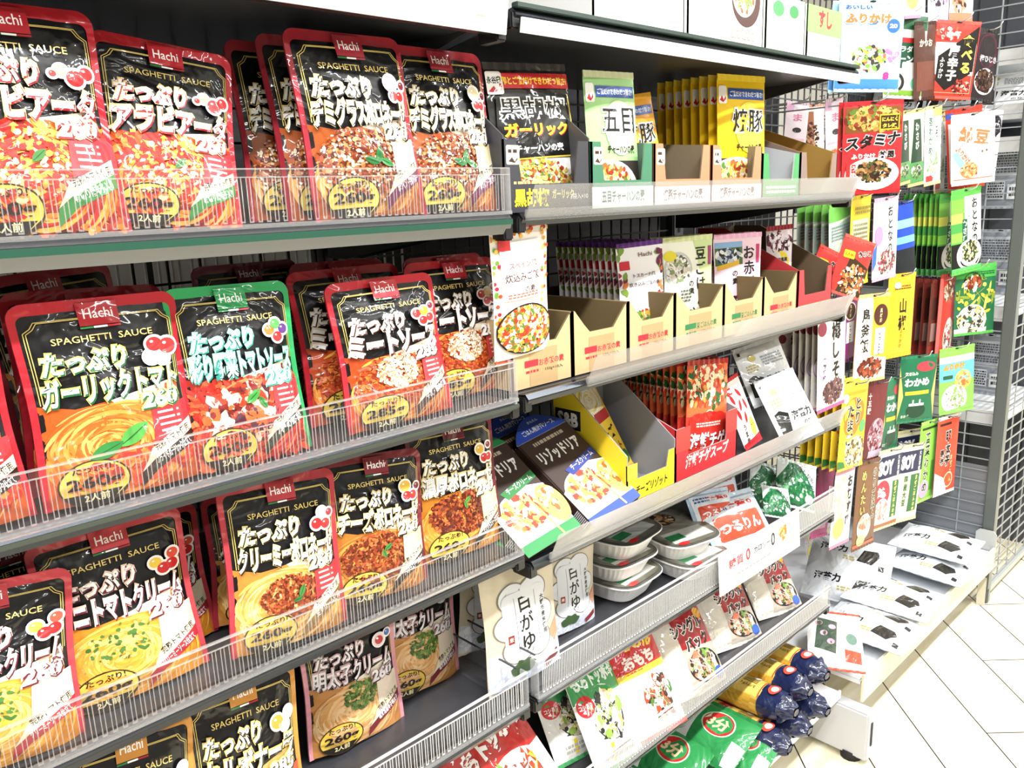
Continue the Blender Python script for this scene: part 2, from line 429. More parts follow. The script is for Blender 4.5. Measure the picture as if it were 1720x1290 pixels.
    def d(u):
        u.rect(.02, .66, .58, .95, '#4a6a3a'); u.food(.3, .78, .26, .08, ['#e8e8e8', '#2a3a6a', '#b8c0c8', '#222222'], 90, .004); u.rect(.02, .88, .58, .95, '#8ab0d8')
        u.poly([(.05, .6), (.5, .66), (.5, .72), (.05, .66)], '#e8b83a'); u.v('お赤飯', .72, .9, .18, '#14100f', bold=.02); u.v('の素', .4, .6, .09, '#2a1a1a'); u.rect(.88, .66, .95, .9, '#c82a6a')
        u.food(.4, .12, .3, .12, ['#a83a4a', '#f0e0e0', '#7a2a34', '#2a2022'], 150, .005)
    pack('sekihan', 'rice_base_pouch', .095, .135, .010, 'stand', '#f4d4e2', d, SOFT, '#f0b8d4')
    def d(u):
        u.rect(0, 0, 1, .3, '#f4ecec'); u.ell(.5, .52, .36, .2, '#f2d83a'); u.txt('北海道産', .5, .6, .55, .06, '#1a1412', bold=.03); u.txt('小豆', .5, .5, .4, .1, '#1a1412', bold=.03); u.txt('100%使用', .5, .41, .5, .05, '#1a1412', bold=.02)
        u.food(.5, .85, .5, .12, ['#3a1a24', '#e8d8e0', '#6a2a3a', '#f8f0f4'], 110, .005); u.food(.5, .13, .5, .13, ['#3a1a24', '#e8d8d0', '#6a2a3a', '#f8f0f4'], 130, .005)
    pack('azuki', 'rice_base_pouch', .075, .125, .012, 'stand', '#e8dce0', d, SOFT, '#a8283a')
    def d(u):
        u.poly([(.2, 0), (1, 0), (1, .55), (.3, .7)], '#3a2a1a'); u.food(.6, .28, .4, .28, ['#f2e8d4', '#c8a06a', '#8a4a2a', '#d8602a', '#2a1a12'], 160, .005); u.rect(.1, .64, .42, .78, '#d8d02a', .003); u.txt('2人前', .26, .71, .26, .06, '#7a1a1a', bold=.02)
        u.txt('きのこ', .72, .8, .4, .1, '#1a1010', bold=.03, line='#f6f0e8', lw=.05, rot=20)
    pack('kinoko', 'rice_base_pouch', .095, .135, .012, 'pillow', '#c83a34', d, SOFT, '#d8564a')
    # --- third shelf
    def d(u):
        u.rect(0, 0, 1, .5, '#f2c83a'); u.ell(.5, .74, .44, .2, '#e8dcc0'); u.strands(.5, .74, .4, .17, ['#f6ecd0', '#e8dab0', '#fdf6e4'], 120, .003); u.a.leaf(*u.p(.22, .52), .02, 60); u.a.leaf(*u.p(.34, .54), .018, 120)
        u.rect(.4, .5, .95, .6, '#b02a2a'); u.txt('チーズ', .5, .38, .75, .12, '#17120c', bold=.03, rot=0); u.txt('リゾット', .6, .22, .6, .1, '#7a2a1a', bold=.03); u.ell(.86, .1, .12, .07, '#2f7a3a')
        u.line([(0, 1), (.06, .5), (0, .0)], .004, '#d84a2a')
    pack('cheeser', 'risotto_pouch', .085, .155, .012, 'pillow', '#f2d24a', d, SOFT, '#e8a83a')
    def d(u):
        u.rect(0, .5, 1, 1, '#e86a3a'); u.food(.5, .78, .55, .22, ['#f6e0b0', '#d8482a', '#f29a4a', '#2a5a2a', '#f8f0d8', '#c83a1a'], 240, .005); u.ell(.5, .5, .12, .06, '#f0c8a0'); u.ell(.5, .5, .09, .045, '#3a2a20')
        u.ell(.5, .36, .48, .18, '#b8261e'); u.ell(.25, .45, .2, .08, '#b8261e'); u.ell(.75, .45, .2, .08, '#b8261e'); u.fine(.2, .39, .8, .44, '#f4d8c8', 2)
        u.txt('海鮮チゲ', .5, .26, .86, .16, '#ffffff', bold=.035, shade='#5a0f0a', lw=.02); u.txt('スープ', .55, .12, .4, .08, '#ffffff', bold=.03)
    pack('chige', 'soup_base_pouch', .105, .15, .012, 'pillow', '#c8382a', d, FILM, '#b8281e', back='#8a4a2a')
    def d(u):
        for (x, y, r) in ((.2, .75, 20), (.45, .62, -30), (.25, .5, 10), (.6, .8, 40), (.5, .42, -20), (.72, .6, 15)): u.a.leaf(*u.p(x, y), .03, 90+r, '#c0222a', .4)
        u.ell(.72, .24, .16, .15, '#f0d84a'); u.ell(.66, .27, .02, .015, '#1a1a1a'); u.ell(.78, .27, .02, .015, '#1a1a1a'); u.v('うま辛', .3, .34, .1, '#1a1412', bold=.03); u.txt('に', .2, .88, .25, .12, '#c0222a', bold=.05); u.poly([(0, 0), (1, 0), (1, .1), (0, .05)], '#c0222a')
    pack('chili', 'soup_base_pouch', .095, .15, .012, 'pillow', '#f4f0ea', d, SOFT, '#c8323a')
    def d(u):
        u.poly([(.08, .12), (.3, .08), (.36, .42), (.2, .5), (.08, .46)], '#22221f'); u.poly([(.1, .14), (.16, .13), (.2, .42), (.1, .44)], '#3a3a34'); u.fine(.12, .55, .34, .7, '#c8b46a', 3)
        u.txt('海苔力', .66, .35, .5, .15, '#1a1a18', bold=.035, rot=0); u.txt('のり', .72, .2, .2, .06, '#3a3a34'); u.ell(.28, .8, .08, .06, '#d8c87a'); u.fine(.45, .6, .9, .8, '#9aa0a4', 4); u.rect(.05, .9, .1, .96, '#22221f')
    pack('norik', 'seaweed_pack', .125, .125, .016, 'pillow', '#eef0f2', d, FILM, '#d4d8dc')
    def d(u):
        for k in (0, 1):
            o = .5*k
            u.txt('海苔力', .3, .3+o, .34, .13, '#1a1a18', bold=.04); u.poly([(.6, .14+o), (.66, .34+o), (.82, .36+o), (.86, .28+o), (.78, .12+o)], '#26241f'); u.poly([(.62, .17+o), (.68, .33+o), (.7, .33+o), (.66, .16+o)], '#4a4640')
            u.fine(.44, .12+o, .6, .2+o, '#c8b46a', 2); u.rect(.86, .06+o, .92, .14+o, '#22221f')
    pack('norifam', 'seaweed_pack', .21, .2, .06, 'pillow', '#eceff3', d, FILM, '#d2d7de', '#b8c2ce')
    # --- rice porridge
    def d(u):
        u.rect(0, 0, 1, .3, '#d8dde8'); u.food(.5, .16, .5, .16, ['#e8ecf4', '#f6f8fc', '#c8d0e0', '#d8dfee'], 260, .006); u.poly([(.8, .3), (1, .4), (1, .26), (.9, .2)], '#d89a78')
        for (x, y) in ((.36, .72), (.64, .72), (.28, .5), (.72, .5), (.36, .3), (.64, .3)): u.ell(x, y, .2, .12, '#7a7460'); 
        for (x, y) in ((.36, .72), (.64, .72), (.28, .5), (.72, .5), (.36, .3), (.64, .3)): u.ell(x, y, .185, .112, '#d4d6da')
        u.rect(.2, .27, .8, .76, '#d4d6da', .01)
        u.v('白がゆ', .5, .74, .15, '#16140f', bold=.02); u.line([(.36, .72), (.36, .3)], .0006, '#5a5648'); u.line([(.66, .72), (.66, .3)], .0006, '#5a5648'); u.v('大野市産米使用', .76, .66, .045, '#2a2820'); u.rect(.24, .36, .31, .43, '#8a2a24'); u.txt('米', .275, .395, .05, .04, '#f0e0d0', bold=.04)
        for r in (20, 60, 110, 160): u.a.leaf(*u.p(.4+.08*math.cos(R(r)), .12+.03*math.sin(R(r))), .022, r, '#3f5a34', .8)
        u.poly([(.7, .08), (.92, .14), (.94, .08), (.74, .02)], '#8a2a24')
    pack('kayu', 'porridge_pouch', .12, .17, .028, 'stand', '#cfc3ac', d, SOFT, '#d8cdb8')
    # --- noodles, greens
    def d(u):
        u.rect(.05, .05, .95, .95, '#eef4fa'); u.fine(.1, .74, .4, .9, '#4a6a9a', 2); u.txt('糖質0', .62, .82, .5, .12, '#d83a2a', bold=.03); u.rect(.12, .2, .88, .66, '#d8482a', .004); u.txt('つるりん', .5, .42, .68, .22, '#f8f0ea', bold=.04, line='#a8281a', lw=.03); u.ell(.18, .14, .07, .06, '#c8dcf0')
    pack('tsururin', 'noodle_pack', .12, .09, .03, 'pillow', '#b8d0e4', d, FILM, '#cfe0ee')
    def d(u):
        u.poly([(0, .55), (.3, 1), (0, 1)], '#f0f4f0'); u.food(.4, .35, .45, .3, ['#2f7a4a', '#1f6a3a', '#4f9a5a', '#e8f0e8', '#14582e'], 150, .005); u.poly([(.5, 1), (1, 1), (1, .3)], '#f2f6f4'); u.txt('生わかめ', .7, .78, .45, .14, '#14382a', bold=.03, rot=-30); u.fine(.7, .4, .95, .55, '#2a5a4a', 3); u.ell(.8, .2, .12, .1, '#e8ece8')
    pack('greens', 'seaweed_bag', .15, .12, .025, 'pillow', '#1f6a3e', d, FILM, '#dfe8e2')
    # --- rice cakes
    def d(u):
        u.poly([(.0, .62), (1, .72), (1, 1), (0, 1)], '#b8241f'); u.txt('もちトッポギ', .5, .76, .9, .16, '#f6efe8', bold=.06, shade='#7a100c', lw=.01, rot=4); u.txt('手軽で簡単', .28, .92, .4, .06, '#e8d03a', bold=.03)
        u.ell(.56, .36, .42, .26, '#d8d4cc'); u.ell(.56, .36, .36, .22, '#f2efe8'); u.food(.56, .36, .3, .18, ['#f6f2e8', '#7a9a3a', '#c8402a', '#e8b83a', '#e8e4da', '#8a3a2a'], 90, .009, aspect=2.4)
        u.rect(.84, .0, 1, .55, '#f0eee8'); u.ell(.9, .15, .1, .1, '#e8a23a')
    pack('topr', 'rice_cake_bag', .17, .14, .03, 'pillow', '#b8241f', d, FILM, '#c83a30')
    def d(u):
        u.rect(0, .62, 1, 1, '#3a9450'); u.txt('もちトッポギ', .5, .8, .88, .16, '#e4ece2', bold=.06); u.ell(.5, .44, .36, .28, '#e6e4de'); u.ell(.5, .44, .3, .23, '#3a3630'); u.food(.5, .44, .27, .2, ['#f6f4ee', '#2a2a26', '#8aa84a', '#e8d060', '#c8b8a0'], 80, .008, aspect=2)
        u.ell(.16, .58, .13, .1, '#c8262a'); u.txt('コシあり', .16, .58, .2, .05, '#f8f0e8', bold=.03); u.rect(.36, .04, .42, .2, '#e8d02a'); u.fine(.2, .06, .8, .16, '#b8b4ac', 2)
    pack('topg', 'rice_cake_bag', .12, .16, .03, 'pillow', '#f2f0ea', d, FILM, '#4aa060')
    def d(u):
        u.rect(0, .6, 1, 1, '#cc2c2a'); u.rect(0, .56, 1, .62, '#f0c83a'); u.txt('もちの形', .5, .86, .8, .14, '#f4d84a', bold=.05, rot=-3); u.txt('おもち', .5, .7, .6, .13, '#f8f4ea', bold=.06); u.ell(.62, .3, .32, .24, '#f0eeea'); u.food(.62, .3, .26, .2, ['#d8482a', '#f6f0e4', '#4a7a3a', '#3a2a22', '#f0d8c0'], 90, .007)
    pack('omochi', 'rice_cake_bag', .125, .16, .03, 'pillow', '#ebe7df', d, FILM, '#d83a34')
    def d(u):
        u.rect(.3, .5, 1, 1, '#a82428'); u.rect(0, .0, .34, 1, '#d8cfc0'); u.rect(.02, .08, .3, .3, '#eae4d4', .003); u.rect(.02, .36, .3, .58, '#e4dccb', .003); u.rect(.02, .64, .3, .9, '#ded4c4', .003)
        u.txt('シングル', .6, .76, .66, .17, '#2a1614', bold=.05, line='#f4ece4', lw=.06, rot=6); u.txt('パック', .66, .55, .5, .16, '#2a1614', bold=.05, line='#f4ece4', lw=.06, rot=6); u.ell(.66, .26, .3, .2, '#1c1614'); u.food(.62, .27, .24, .16, ['#f0a890', '#e8785a', '#f6e8dc', '#6a9a3a', '#3a2a22'], 90, .006); u.ell(.88, .12, .09, .08, '#2f5ab0'); u.ell(.9, .88, .08, .07, '#e8a82a')
    pack('single', 'rice_cake_bag', .14, .13, .03, 'pillow', '#b8aea0', d, FILM, '#c8bdb0')
    # --- macaroni, floral pack
    def d(u):
        u.rect(0, 0, .45, 1, '#f0eeea'); u.ell(.24, .5, .2, .34, '#1c2a4a'); u.ell(.17, .52, .06, .18, '#f0d888'); u.ell(.3, .52, .06, .18, '#f0d888'); u.ell(.66, .62, .17, .26, '#b8e0c0'); u.ell(.66, .62, .155, .24, '#c8302c'); u.txt('3分', .66, .62, .22, .26, '#f4d0a0', bold=.04); u.rect(.86, .0, 1, .45, '#f2f2ee')
    pack('mac', 'macaroni_bag', .2, .11, .04, 'pillow', '#2f8a4a', d, FILM, '#2a7a40')
    def d(u):
        u.poly([(.12, .3), (.5, .2), (.56, .8), (.2, .86)], '#4a5a4c')
        for (x, y) in ((.22, .75), (.3, .55), (.42, .4), (.46, .68)): u.ell(x, y, .07, .05, '#e8a8b8', n=10)
        u.rect(.66, .1, .95, .3, '#d8523a'); u.rect(.7, .7, .95, .86, '#e2e8e0'); u.ell(.8, .5, .1, .1, '#6a8a7a')
    pack('floral', 'somen_bag', .15, .21, .02, 'pillow', '#f4f0ec', d, FILM, '#e85a42')
def build_hang():
    def hang(key, w, h, base, draw, seal=None, mat=None, thick=.008, back=None, name='topping_packet'):
        pack(key, name, w, h, thick, 'flat', base, draw, mat or SOFT, seal or base, back or '#c8c4bc', seed=len(key)*7+3, hole=True)
    def d(u):
        u.rect(0, 0, 1, .12, '#4a8ad0'); u.txt('ふりかけ', .45, .82, .7, .12, '#e8763a', bold=.06, line='#ffffff', lw=.06, line2='#3a6ab8', lw2=.08); u.txt('おいしい', .3, .95, .4, .05, '#2a4a9a', bold=.04); u.ell(.84, .74, .1, .08, '#3a6ab8'); u.txt('20', .84, .74, .12, .05, '#ffffff', bold=.04)
        u.ell(.5, .4, .36, .22, '#e8f6fc'); u.food(.5, .36, .26, .15, ['#f8f4e8', '#e8c050', '#7aa84a', '#c86a4a', '#3a3a34', '#fdfaf2'], 150, .005); u.txt('8', .78, .16, .1, .09, '#d83a8a', bold=.06); u.food(.84, .38, .12, .08, ['#e87aa8', '#f0a8c8'], 12, .006)
    hang('furiblue', .143, .19, '#a8dcf0', d, '#c8ecf8')
    def d(u):
        u.rect(0, .82, 1, 1, '#2a5a3c'); u.rect(0, .34, 1, .66, '#1f4a34'); u.rect(.05, .66, .8, .72, '#b8282c'); u.txt('サラダ', .4, .58, .5, .08, '#e8f0e0', bold=.03); u.txt('ビーンズ', .5, .46, .8, .1, '#f6f6f0', bold=.05); u.rect(.4, .28, .9, .42, '#f6f4f0', .003); u.ell(.2, .16, .3, .14, '#2a2a26'); u.ell(.2, .16, .22, .1, '#e8dcc8'); u.ell(.8, .16, .14, .08, '#7ac8a0'); u.rect(0, 0, 1, .07, '#7aa83a')
    hang('beans', .115, .17, '#f4f4ee', d, '#f0f4ec')
    hang('brown', .1, .17, '#4a2a20', lambda u: (u.rect(.1, .1, .9, .5, '#6a3a2c'), u.txt('かつお', .5, .75, .6, .1, '#e8d8c0', bold=.03)), '#3a2018')
    def d(u):
        u.rect(.04, .3, .96, .74, '#f6efe8'); u.poly([(.12, .55), (.98, .98), (.98, .36), (.36, .08), (.12, .22)], '#17120f'); u.v('食べる', .76, .86, .17, '#f2e25a', bold=.04); u.v('唐辛子', .46, .72, .16, '#ffffff', bold=.04); u.v('ふりかけ', .22, .54, .07, '#ffffff', bold=.02); u.food(.72, .13, .2, .1, ['#5a1a1a', '#c83a2a', '#2a1412', '#e8a090'], 110, .0035); u.line([(.06, .05), (.94, .05), (.94, .3)], .001, '#f0c0a0'); u.food(.3, .86, .28, .08, ['#e85a3a', '#f0d0c0', '#c82a20'], 60, .005)
    hang('chilif', .112, .17, '#d03a2c', d, '#d8584a')
    def d(u): u.ell(.5, .72, .4, .26, '#5a2236'); u.txt('梅ひじき', .55, .6, .7, .1, '#f4ecf0', bold=.02); u.ell(.5, .26, .42, .2, '#e8dcd8'); u.food(.5, .27, .36, .17, ['#2a1c18', '#4a3026', '#1a1210', '#6a4a3a'], 170, .005)
    hang('hijiki', .1, .17, '#2c2628', d, '#34302f')
    def d(u): u.txt('ま', .5, .74, .4, .14, '#d87a9a', bold=.02); u.ell(.5, .5, .2, .05, '#3a3434'); u.rect(.1, .3, .9, .34, '#f0c8d8'); u.food(.5, .14, .4, .1, ['#e8a23a', '#f6e8d0', '#d86a4a'], 60, .005); u.rect(0, .86, .3, 1, '#e8b8d8')
    hang('pinkslim', .07, .15, '#f6e8f0', d, '#f0d4e4')
    def d(u):
        u.rect(.04, .68, .96, .97, '#7a4a20'); u.food(.5, .83, .46, .14, ['#c87a3a', '#8a3a1c', '#e0a050', '#5a7a2a', '#6a2a14', '#d8a860'], 240, .005); u.rect(.6, .7, .94, .88, '#d8b02a'); u.rect(.62, .715, .92, .865, '#3a2412'); u.txt('にんにく', .77, .82, .26, .05, '#f2d84a', bold=.04); u.txt('タレ味', .77, .75, .24, .05, '#f2d84a', bold=.04)
        u.txt('スタミナ', .5, .585, .92, .15, '#14100e', bold=.05, line='#f6ece4', lw=.05, rot=5, shear=.15); u.txt('丼風', .74, .42, .28, .09, '#14100e', bold=.04, line='#f6ece4', lw=.05); u.txt('ふりかけ', .34, .41, .4, .06, '#f8f0ec', bold=.05)
        u.ell(.5, .2, .46, .19, '#f4efec'); u.food(.52, .23, .28, .12, FURI, 260, .004); u.rect(.06, .08, .13, .32, '#c8302c'); u.rect(.15, .08, .22, .32, '#c8302c'); u.v('うまい', .185, .31, .07, '#f8f0ec')
    hang('stamina', .128, .172, '#c22c30', d, '#b0242a')
    def d(u): u.rect(0, .0, 1, .3, '#4a8a4a'); u.poly([(.15, .3), (.85, .3), (.7, .9), (.3, .9)], '#1f3a2a'); u.v('わさび', .5, .86, .12, '#f0f4ea', bold=.03); u.food(.5, .16, .3, .1, ['#e8e8d8', '#5a7a3a', '#2a3a22'], 60, .004)
    hang('slimgreen', .08, .155, '#b8c4a8', d, '#e0c078')
    def d(u): u.v('茎わかめ', .3, .9, .12, '#2a5a4a', bold=.02); u.v('しそ', .66, .86, .12, '#3a3a34', bold=.02); u.food(.5, .24, .36, .16, ['#a8b890', '#7a9a6a', '#d8dcc8'], 120, .004); u.rect(.1, .02, .5, .1, '#c8302c'); u.rect(.5, .9, 1, 1, '#e8c86a')
    hang('slimwhite', .085, .155, '#f0f2ec', d, '#e8d08a')
    hang('nattob', .12, .165, '#d8402e', lambda u: (u.rect(.05, .08, .95, .86, '#f6f0e8'), u.rect(0, .92, .2, 1, '#3a5ab0')), '#d8402e')
    def d(u):
        u.txt('納豆', .52, .7, .7, .24, '#d8744a', bold=.04, rot=-12); u.txt('ふりかけ', .26, .42, .42, .1, '#d06a44', bold=.05, rot=-50); u.ell(.76, .42, .2, .14, '#faf2e2'); u.ell(.7, .45, .025, .02, '#6a5a44'); u.ell(.8, .46, .025, .02, '#6a5a44'); u.ell(.4, .18, .2, .12, '#c88a54'); u.food(.4, .18, .18, .1, ['#d8a06a', '#b87848', '#e8c090', '#8a5a3a'], 90, .004); u.poly([(.02, .44), (.14, .5), (.3, .28), (.2, .22)], '#8fd8d8'); u.line([(.05, .05), (.95, .05)], .002, '#d8604a')
    hang('natto', .118, .16, '#f8f2e8', d, '#f4e4d8')
    def d(u): u.ell(.76, .8, .22, .16, '#2c2a32'); u.food(.76, .8, .2, .14, ['#3a3842', '#22202a', '#4a4854'], 60, .004); u.txt('しお', .46, .52, .4, .12, '#4a4a50', bold=.016); u.fine(.2, .3, .8, .42, '#a8a8b0', 3)
    hang('salt', .1, .16, '#f2f0f4', d, '#eceaf0')
    def d(u): u.rect(0, .74, 1, 1, '#6ab04a'); u.poly([(0, .7), (1, .78), (1, .74), (0, .66)], '#d8e8c8'); u.rect(.12, .34, .5, .6, '#c8d4cc'); u.ell(.3, .32, .1, .07, '#e0c8b0'); u.ell(.7, .3, .1, .07, '#2a3a34'); u.rect(.05, .12, .95, .17, '#22302a'); u.fine(.1, .4, .9, .66, '#7a8a84', 5)
    hang('greenback', .11, .165, '#a8bcb0', d, '#78bc50')
    def d(u): u.rect(.08, .4, .86, .76, '#d8d4a8'); u.fine(.12, .42, .82, .72, '#7a7a5a', 6); u.rect(.1, .1, .86, .36, '#ecebe4'); u.fine(.14, .14, .8, .3, '#4a4a4a', 4); u.fine(.1, .82, .9, .92, '#6a6020', 2)
    hang('yellowback', .1, .17, '#e8cc2a', d, '#d8bc24')
    def d(u):
        u.rect(.3, .36, .98, .97, '#fbf8f8'); u.v('おとなの', .66, .94, .15, '#1a1614', bold=.035); u.v('ふりかけ', .42, .86, .07, '#7a6a6a'); u.food(.56, .2, .36, .15, ['#b84a5a', '#7a2a3a', '#e8b8a0', '#3a4a2a', '#f4e8e0'], 190, .004); u.poly([(0, .36), (.14, .46), (.12, .2), (0, .1)], '#3a6ab8'); u.ell(.2, .56, .14, .12, '#e08ab8')
    hang('otonap', .105, .165, '#f0c0d8', d, '#d8a0b8')
    hang('blue', .08, .165, '#2a4ab0', lambda u: (u.rect(0, .66, 1, .78, '#8ac8f0'), u.rect(0, .44, 1, .54, '#7ac0ec'), u.rect(0, 0, 1, .36, '#22262a')), '#1a2a7a')
    def d(u):
        u.rect(0, .74, 1, .92, '#7ab84a'); u.rect(0, .62, .36, .74, '#e0e060'); u.rect(0, .5, .36, .62, '#4a9a4a'); u.rect(0, .38, .36, .5, '#8ad050'); u.rect(0, 0, 1, .36, '#1c1c1a')
        u.rect(.42, .36, 1, .94, '#faf9f4'); u.v('おとなの', .76, .92, .14, '#1a1814', bold=.035); u.rect(.34, .38, .5, .66, '#22563a'); u.v('わさび', .42, .65, .085, '#f4f8f0', bold=.04); u.v('ふりかけ', .57, .84, .06, '#5a5a52'); u.ell(.58, .2, .42, .2, '#e8e2da'); u.ell(.6, .22, .34, .17, '#fbf9f4'); u.food(.62, .24, .27, .13, ['#d8d090', '#2a3a22', '#5a6a34', '#f0e8c0', '#3a2a1a'], 190, .004); u.rect(0, 0, 1, .05, '#5ab060')
    hang('wasabi', .108, .168, '#5aac4a', d, '#5ab04e', back='#3a3a34')
    def d(u): u.ell(.62, .74, .26, .14, '#f0e8d0'); u.ell(.62, .74, .23, .12, '#4a2418'); u.v('具材感', .62, .84, .06, '#f0d8a0', bold=.03); u.rect(.44, .26, .8, .58, '#f8f4f0'); u.v('しっとり', .62, .57, .075, '#1a1614', bold=.04)
    hang('umep', .105, .165, '#8a2a78', d, '#7a2268')
    def d(u):
        u.rect(0, .2, .46, 1, '#f6eede'); u.v('鳥釜飯', .26, .88, .17, '#1a1614', bold=.03); u.ell(.72, .78, .22, .13, '#4a2418'); u.v('具材感', .72, .86, .055, '#f0d8a0', bold=.03); u.rect(.56, .3, .88, .62, '#f8f4f0'); u.v('しっとり', .72, .61, .075, '#1a1614', bold=.04); u.poly([(0, 0), (1, 0), (1, .24), (.4, .3), (0, .2)], '#f0e6da'); u.food(.5, .14, .36, .12, ['#6a2418', '#8a3a22', '#4a1810', '#b05a34'], 130, .005)
    hang('torikama', .118, .165, '#e8a834', d, '#f0c878')
    def d(u): u.v('山椒', .52, .74, .2, '#17130e', bold=.03); u.v('ふりかけ', .5, .34, .06, '#a86a1a', bold=.03); u.fine(.2, .84, .8, .9, '#6a4a14', 2); u.ell(.3, .9, .12, .04, '#f6f0e0')
    hang('sansho', .1, .155, '#f0b82e', d, '#e8ac28', thick=.014)
    hang('redbrown', .1, .165, '#5a2018', lambda u: (u.rect(.1, .2, .9, .45, '#8a6a64'), u.rect(.0, .02, 1, .14, '#7a1f1c'), u.rect(.1, .5, .9, .8, '#3a1812')), '#6a2420')
    hang('redonigiri', .1, .165, '#c8342a', lambda u: (u.rect(0, 0, .18, 1, '#d8605a'), u.ell(.66, .26, .3, .24, '#e8dcc4'), u.food(.66, .26, .26, .2, WHT+['#3a3a2a'], 70, .004), u.food(.6, .82, .36, .12, ['#8a5a3a', '#e8d8c0', '#4a2a20'], 60, .005)), '#b0302a')
    def d(u):
        u.rect(0, .84, 1, 1, '#4aa84a'); u.food(.5, .55, .5, .3, ['#c8b83a', '#8a9a34', '#2a5a34', '#e0d060'], 50, .006, aspect=3); u.ell(.4, .8, .22, .13, '#2c1e18'); u.food(.4, .76, .18, .08, ['#a85a34', '#f0e8e0', '#6a2a1c'], 30, .007); u.ell(.42, .2, .36, .24, '#f2ecdc'); u.food(.42, .2, .33, .22, WHT+['#2a2a22', '#c8b070', '#4a4a34'], 190, .005); u.rect(.0, .0, .8, .07, '#f4efe2'); u.line([(.3, .5), (.7, .68)], .0008, '#c8b040'); u.line([(.7, .46), (.4, .7)], .0008, '#c8b040'); u.fine(.4, .88, .95, .94, '#1f5a34', 2)
    hang('onigiri', .12, .155, '#256a44', d, '#58b04e', thick=.014)
    def d(u): u.v('梅しそ', .62, .95, .2, '#16120f', bold=.04); u.ell(.24, .46, .2, .12, '#c8a0c8'); u.ell(.24, .46, .17, .1, '#f2eaf0'); u.v('食物繊維', .22, .58, .06, '#3a2a4a', bold=.03); u.ell(.14, .9, .14, .08, '#8a3a48'); u.rect(.06, .03, .97, .3, '#fbf8f4'); u.food(.54, .17, .36, .13, ['#5a3438', '#7a4a4c', '#3a2224', '#8a6a64'], 260, .004)
    hang('ume', .108, .17, '#eee6da', d, '#a85a90', back='#7a6a60')
    def d(u):
        u.ell(.48, .66, .4, .2, '#e87a2a'); u.ell(.4, .52, .28, .14, '#e87a2a'); u.v('とり', .62, .86, .16, '#16120e', bold=.04, line='#f8ecd0', lw=.04); u.v('たまご', .34, .78, .16, '#16120e', bold=.04, line='#f8ecd0', lw=.04); u.ell(.84, .48, .13, .08, '#5ab060'); u.ell(.6, .18, .4, .19, '#f0e6c8'); u.food(.6, .18, .37, .17, ['#f2e8c8', '#d8c078', '#8a6a3a', '#fdf6e0', '#5a4a22'], 240, .0045); u.poly([(0, 0), (.3, 0), (.2, .08), (0, .1)], '#2f7a3a'); u.rect(.1, .9, .9, .93, '#a89a2a'); u.ell(.12, .86, .1, .06, '#f4f0e6')
    hang('tori', .105, .17, '#f2cc34', d, '#e8d048', back='#c8b84a')
    hang('darkred', .1, .165, '#6a1820', lambda u: (u.v('十五穀', .14, .9, .09, '#e8dcd0', bold=.03), u.ell(.6, .3, .42, .24, '#a87a86'), u.food(.6, .3, .38, .2, ['#c8a0ac', '#a87080', '#7a3a48', '#e0c8d0'], 110, .005), u.rect(.3, 0, 1, .1, '#c8b8cc')), '#5a141c')
    def d(u): u.poly([(.0, .0), (.12, .4), (.0, .9)], '#c8b86a'); u.poly([(1, 0), (.88, .4), (1, .9)], '#c8b86a'); u.ell(.68, .86, .26, .08, '#c8404a'); u.txt('わかめ', .46, .62, .66, .13, '#f4f6f0', bold=.05); u.txt('炊き込み', .3, .76, .34, .06, '#e8f0e0', bold=.03); u.rect(.16, .42, .8, .48, '#d8b83a'); u.ell(.48, .16, .26, .12, '#123f2c'); u.rect(.28, .24, .68, .28, '#f0f0ea'); u.rect(.36, .26, .4, .34, '#f0f0ea'); u.rect(.54, .26, .58, .34, '#f0f0ea'); u.txt('おかず', .2, .08, .2, .05, '#e8f0e0', bold=.02)
    hang('wakame', .118, .17, '#1f6a48', d, '#2a7a54', thick=.014)
    def d(u): u.rect(0, .5, 1, .84, '#6ab4e8'); u.rect(0, .8, 1, .9, '#f0f4ea'); u.txt('ふりかけ', .4, .73, .6, .1, '#f0a02a', bold=.06, line='#b85a1a', lw=.03); u.ell(.66, .5, .24, .16, '#f0b860'); u.food(.66, .5, .18, .12, ['#f6d890', '#e8963a', '#d86a3a'], 40, .005); u.rect(.1, .54, .36, .6, '#2a5a3a', .002); u.ell(.42, .2, .36, .24, '#f2f0e4'); u.food(.42, .2, .32, .2, WHT+['#7a9a5a', '#b89ab0'], 110, .004); u.poly([(0, 0), (1, .02), (1, .12), (.6, .05)], '#8ad060')
    hang('kids', .115, .17, '#8acc5a', d, '#8ad45a')
    def d(u): u.v('おむすび', .76, .9, .16, '#17130f', bold=.05); u.food(.36, .6, .3, .3, ['#f0c8d0', '#c8e0a0', '#f0e0a0', '#e8e4e0'], 90, .005); u.rect(0, .94, 1, 1, '#d890a8'); u.ell(.34, .22, .26, .14, '#e8dc6a')
    hang('omusubi', .1, .17, '#f4eef0', d, '#d888a4', back='#c86a94')
    hang('magenta', .09, .17, '#a83a70', lambda u: u.rect(.1, .1, .8, .3, '#d8a0b8'), '#b84a80')
    def d(u): u.v('めんたい', .3, .94, .13, '#e8c86a', bold=.03, line='#3a2418', lw=.05); u.v('のりごはん', .78, .94, .12, '#2a1c14', bold=.03, line='#e8dcc8', lw=.05); u.ell(.44, .24, .3, .16, '#f4e8d8'); u.food(.44, .3, .24, .08, ['#e8a080', '#f6ecdc', '#d8785a'], 60, .005); u.ell(.34, .08, .18, .07, '#f0d88a'); u.rect(0, 0, 1, .04, '#d8603a')
    hang('kanji', .1, .17, '#7a5438', d, '#6a4630')
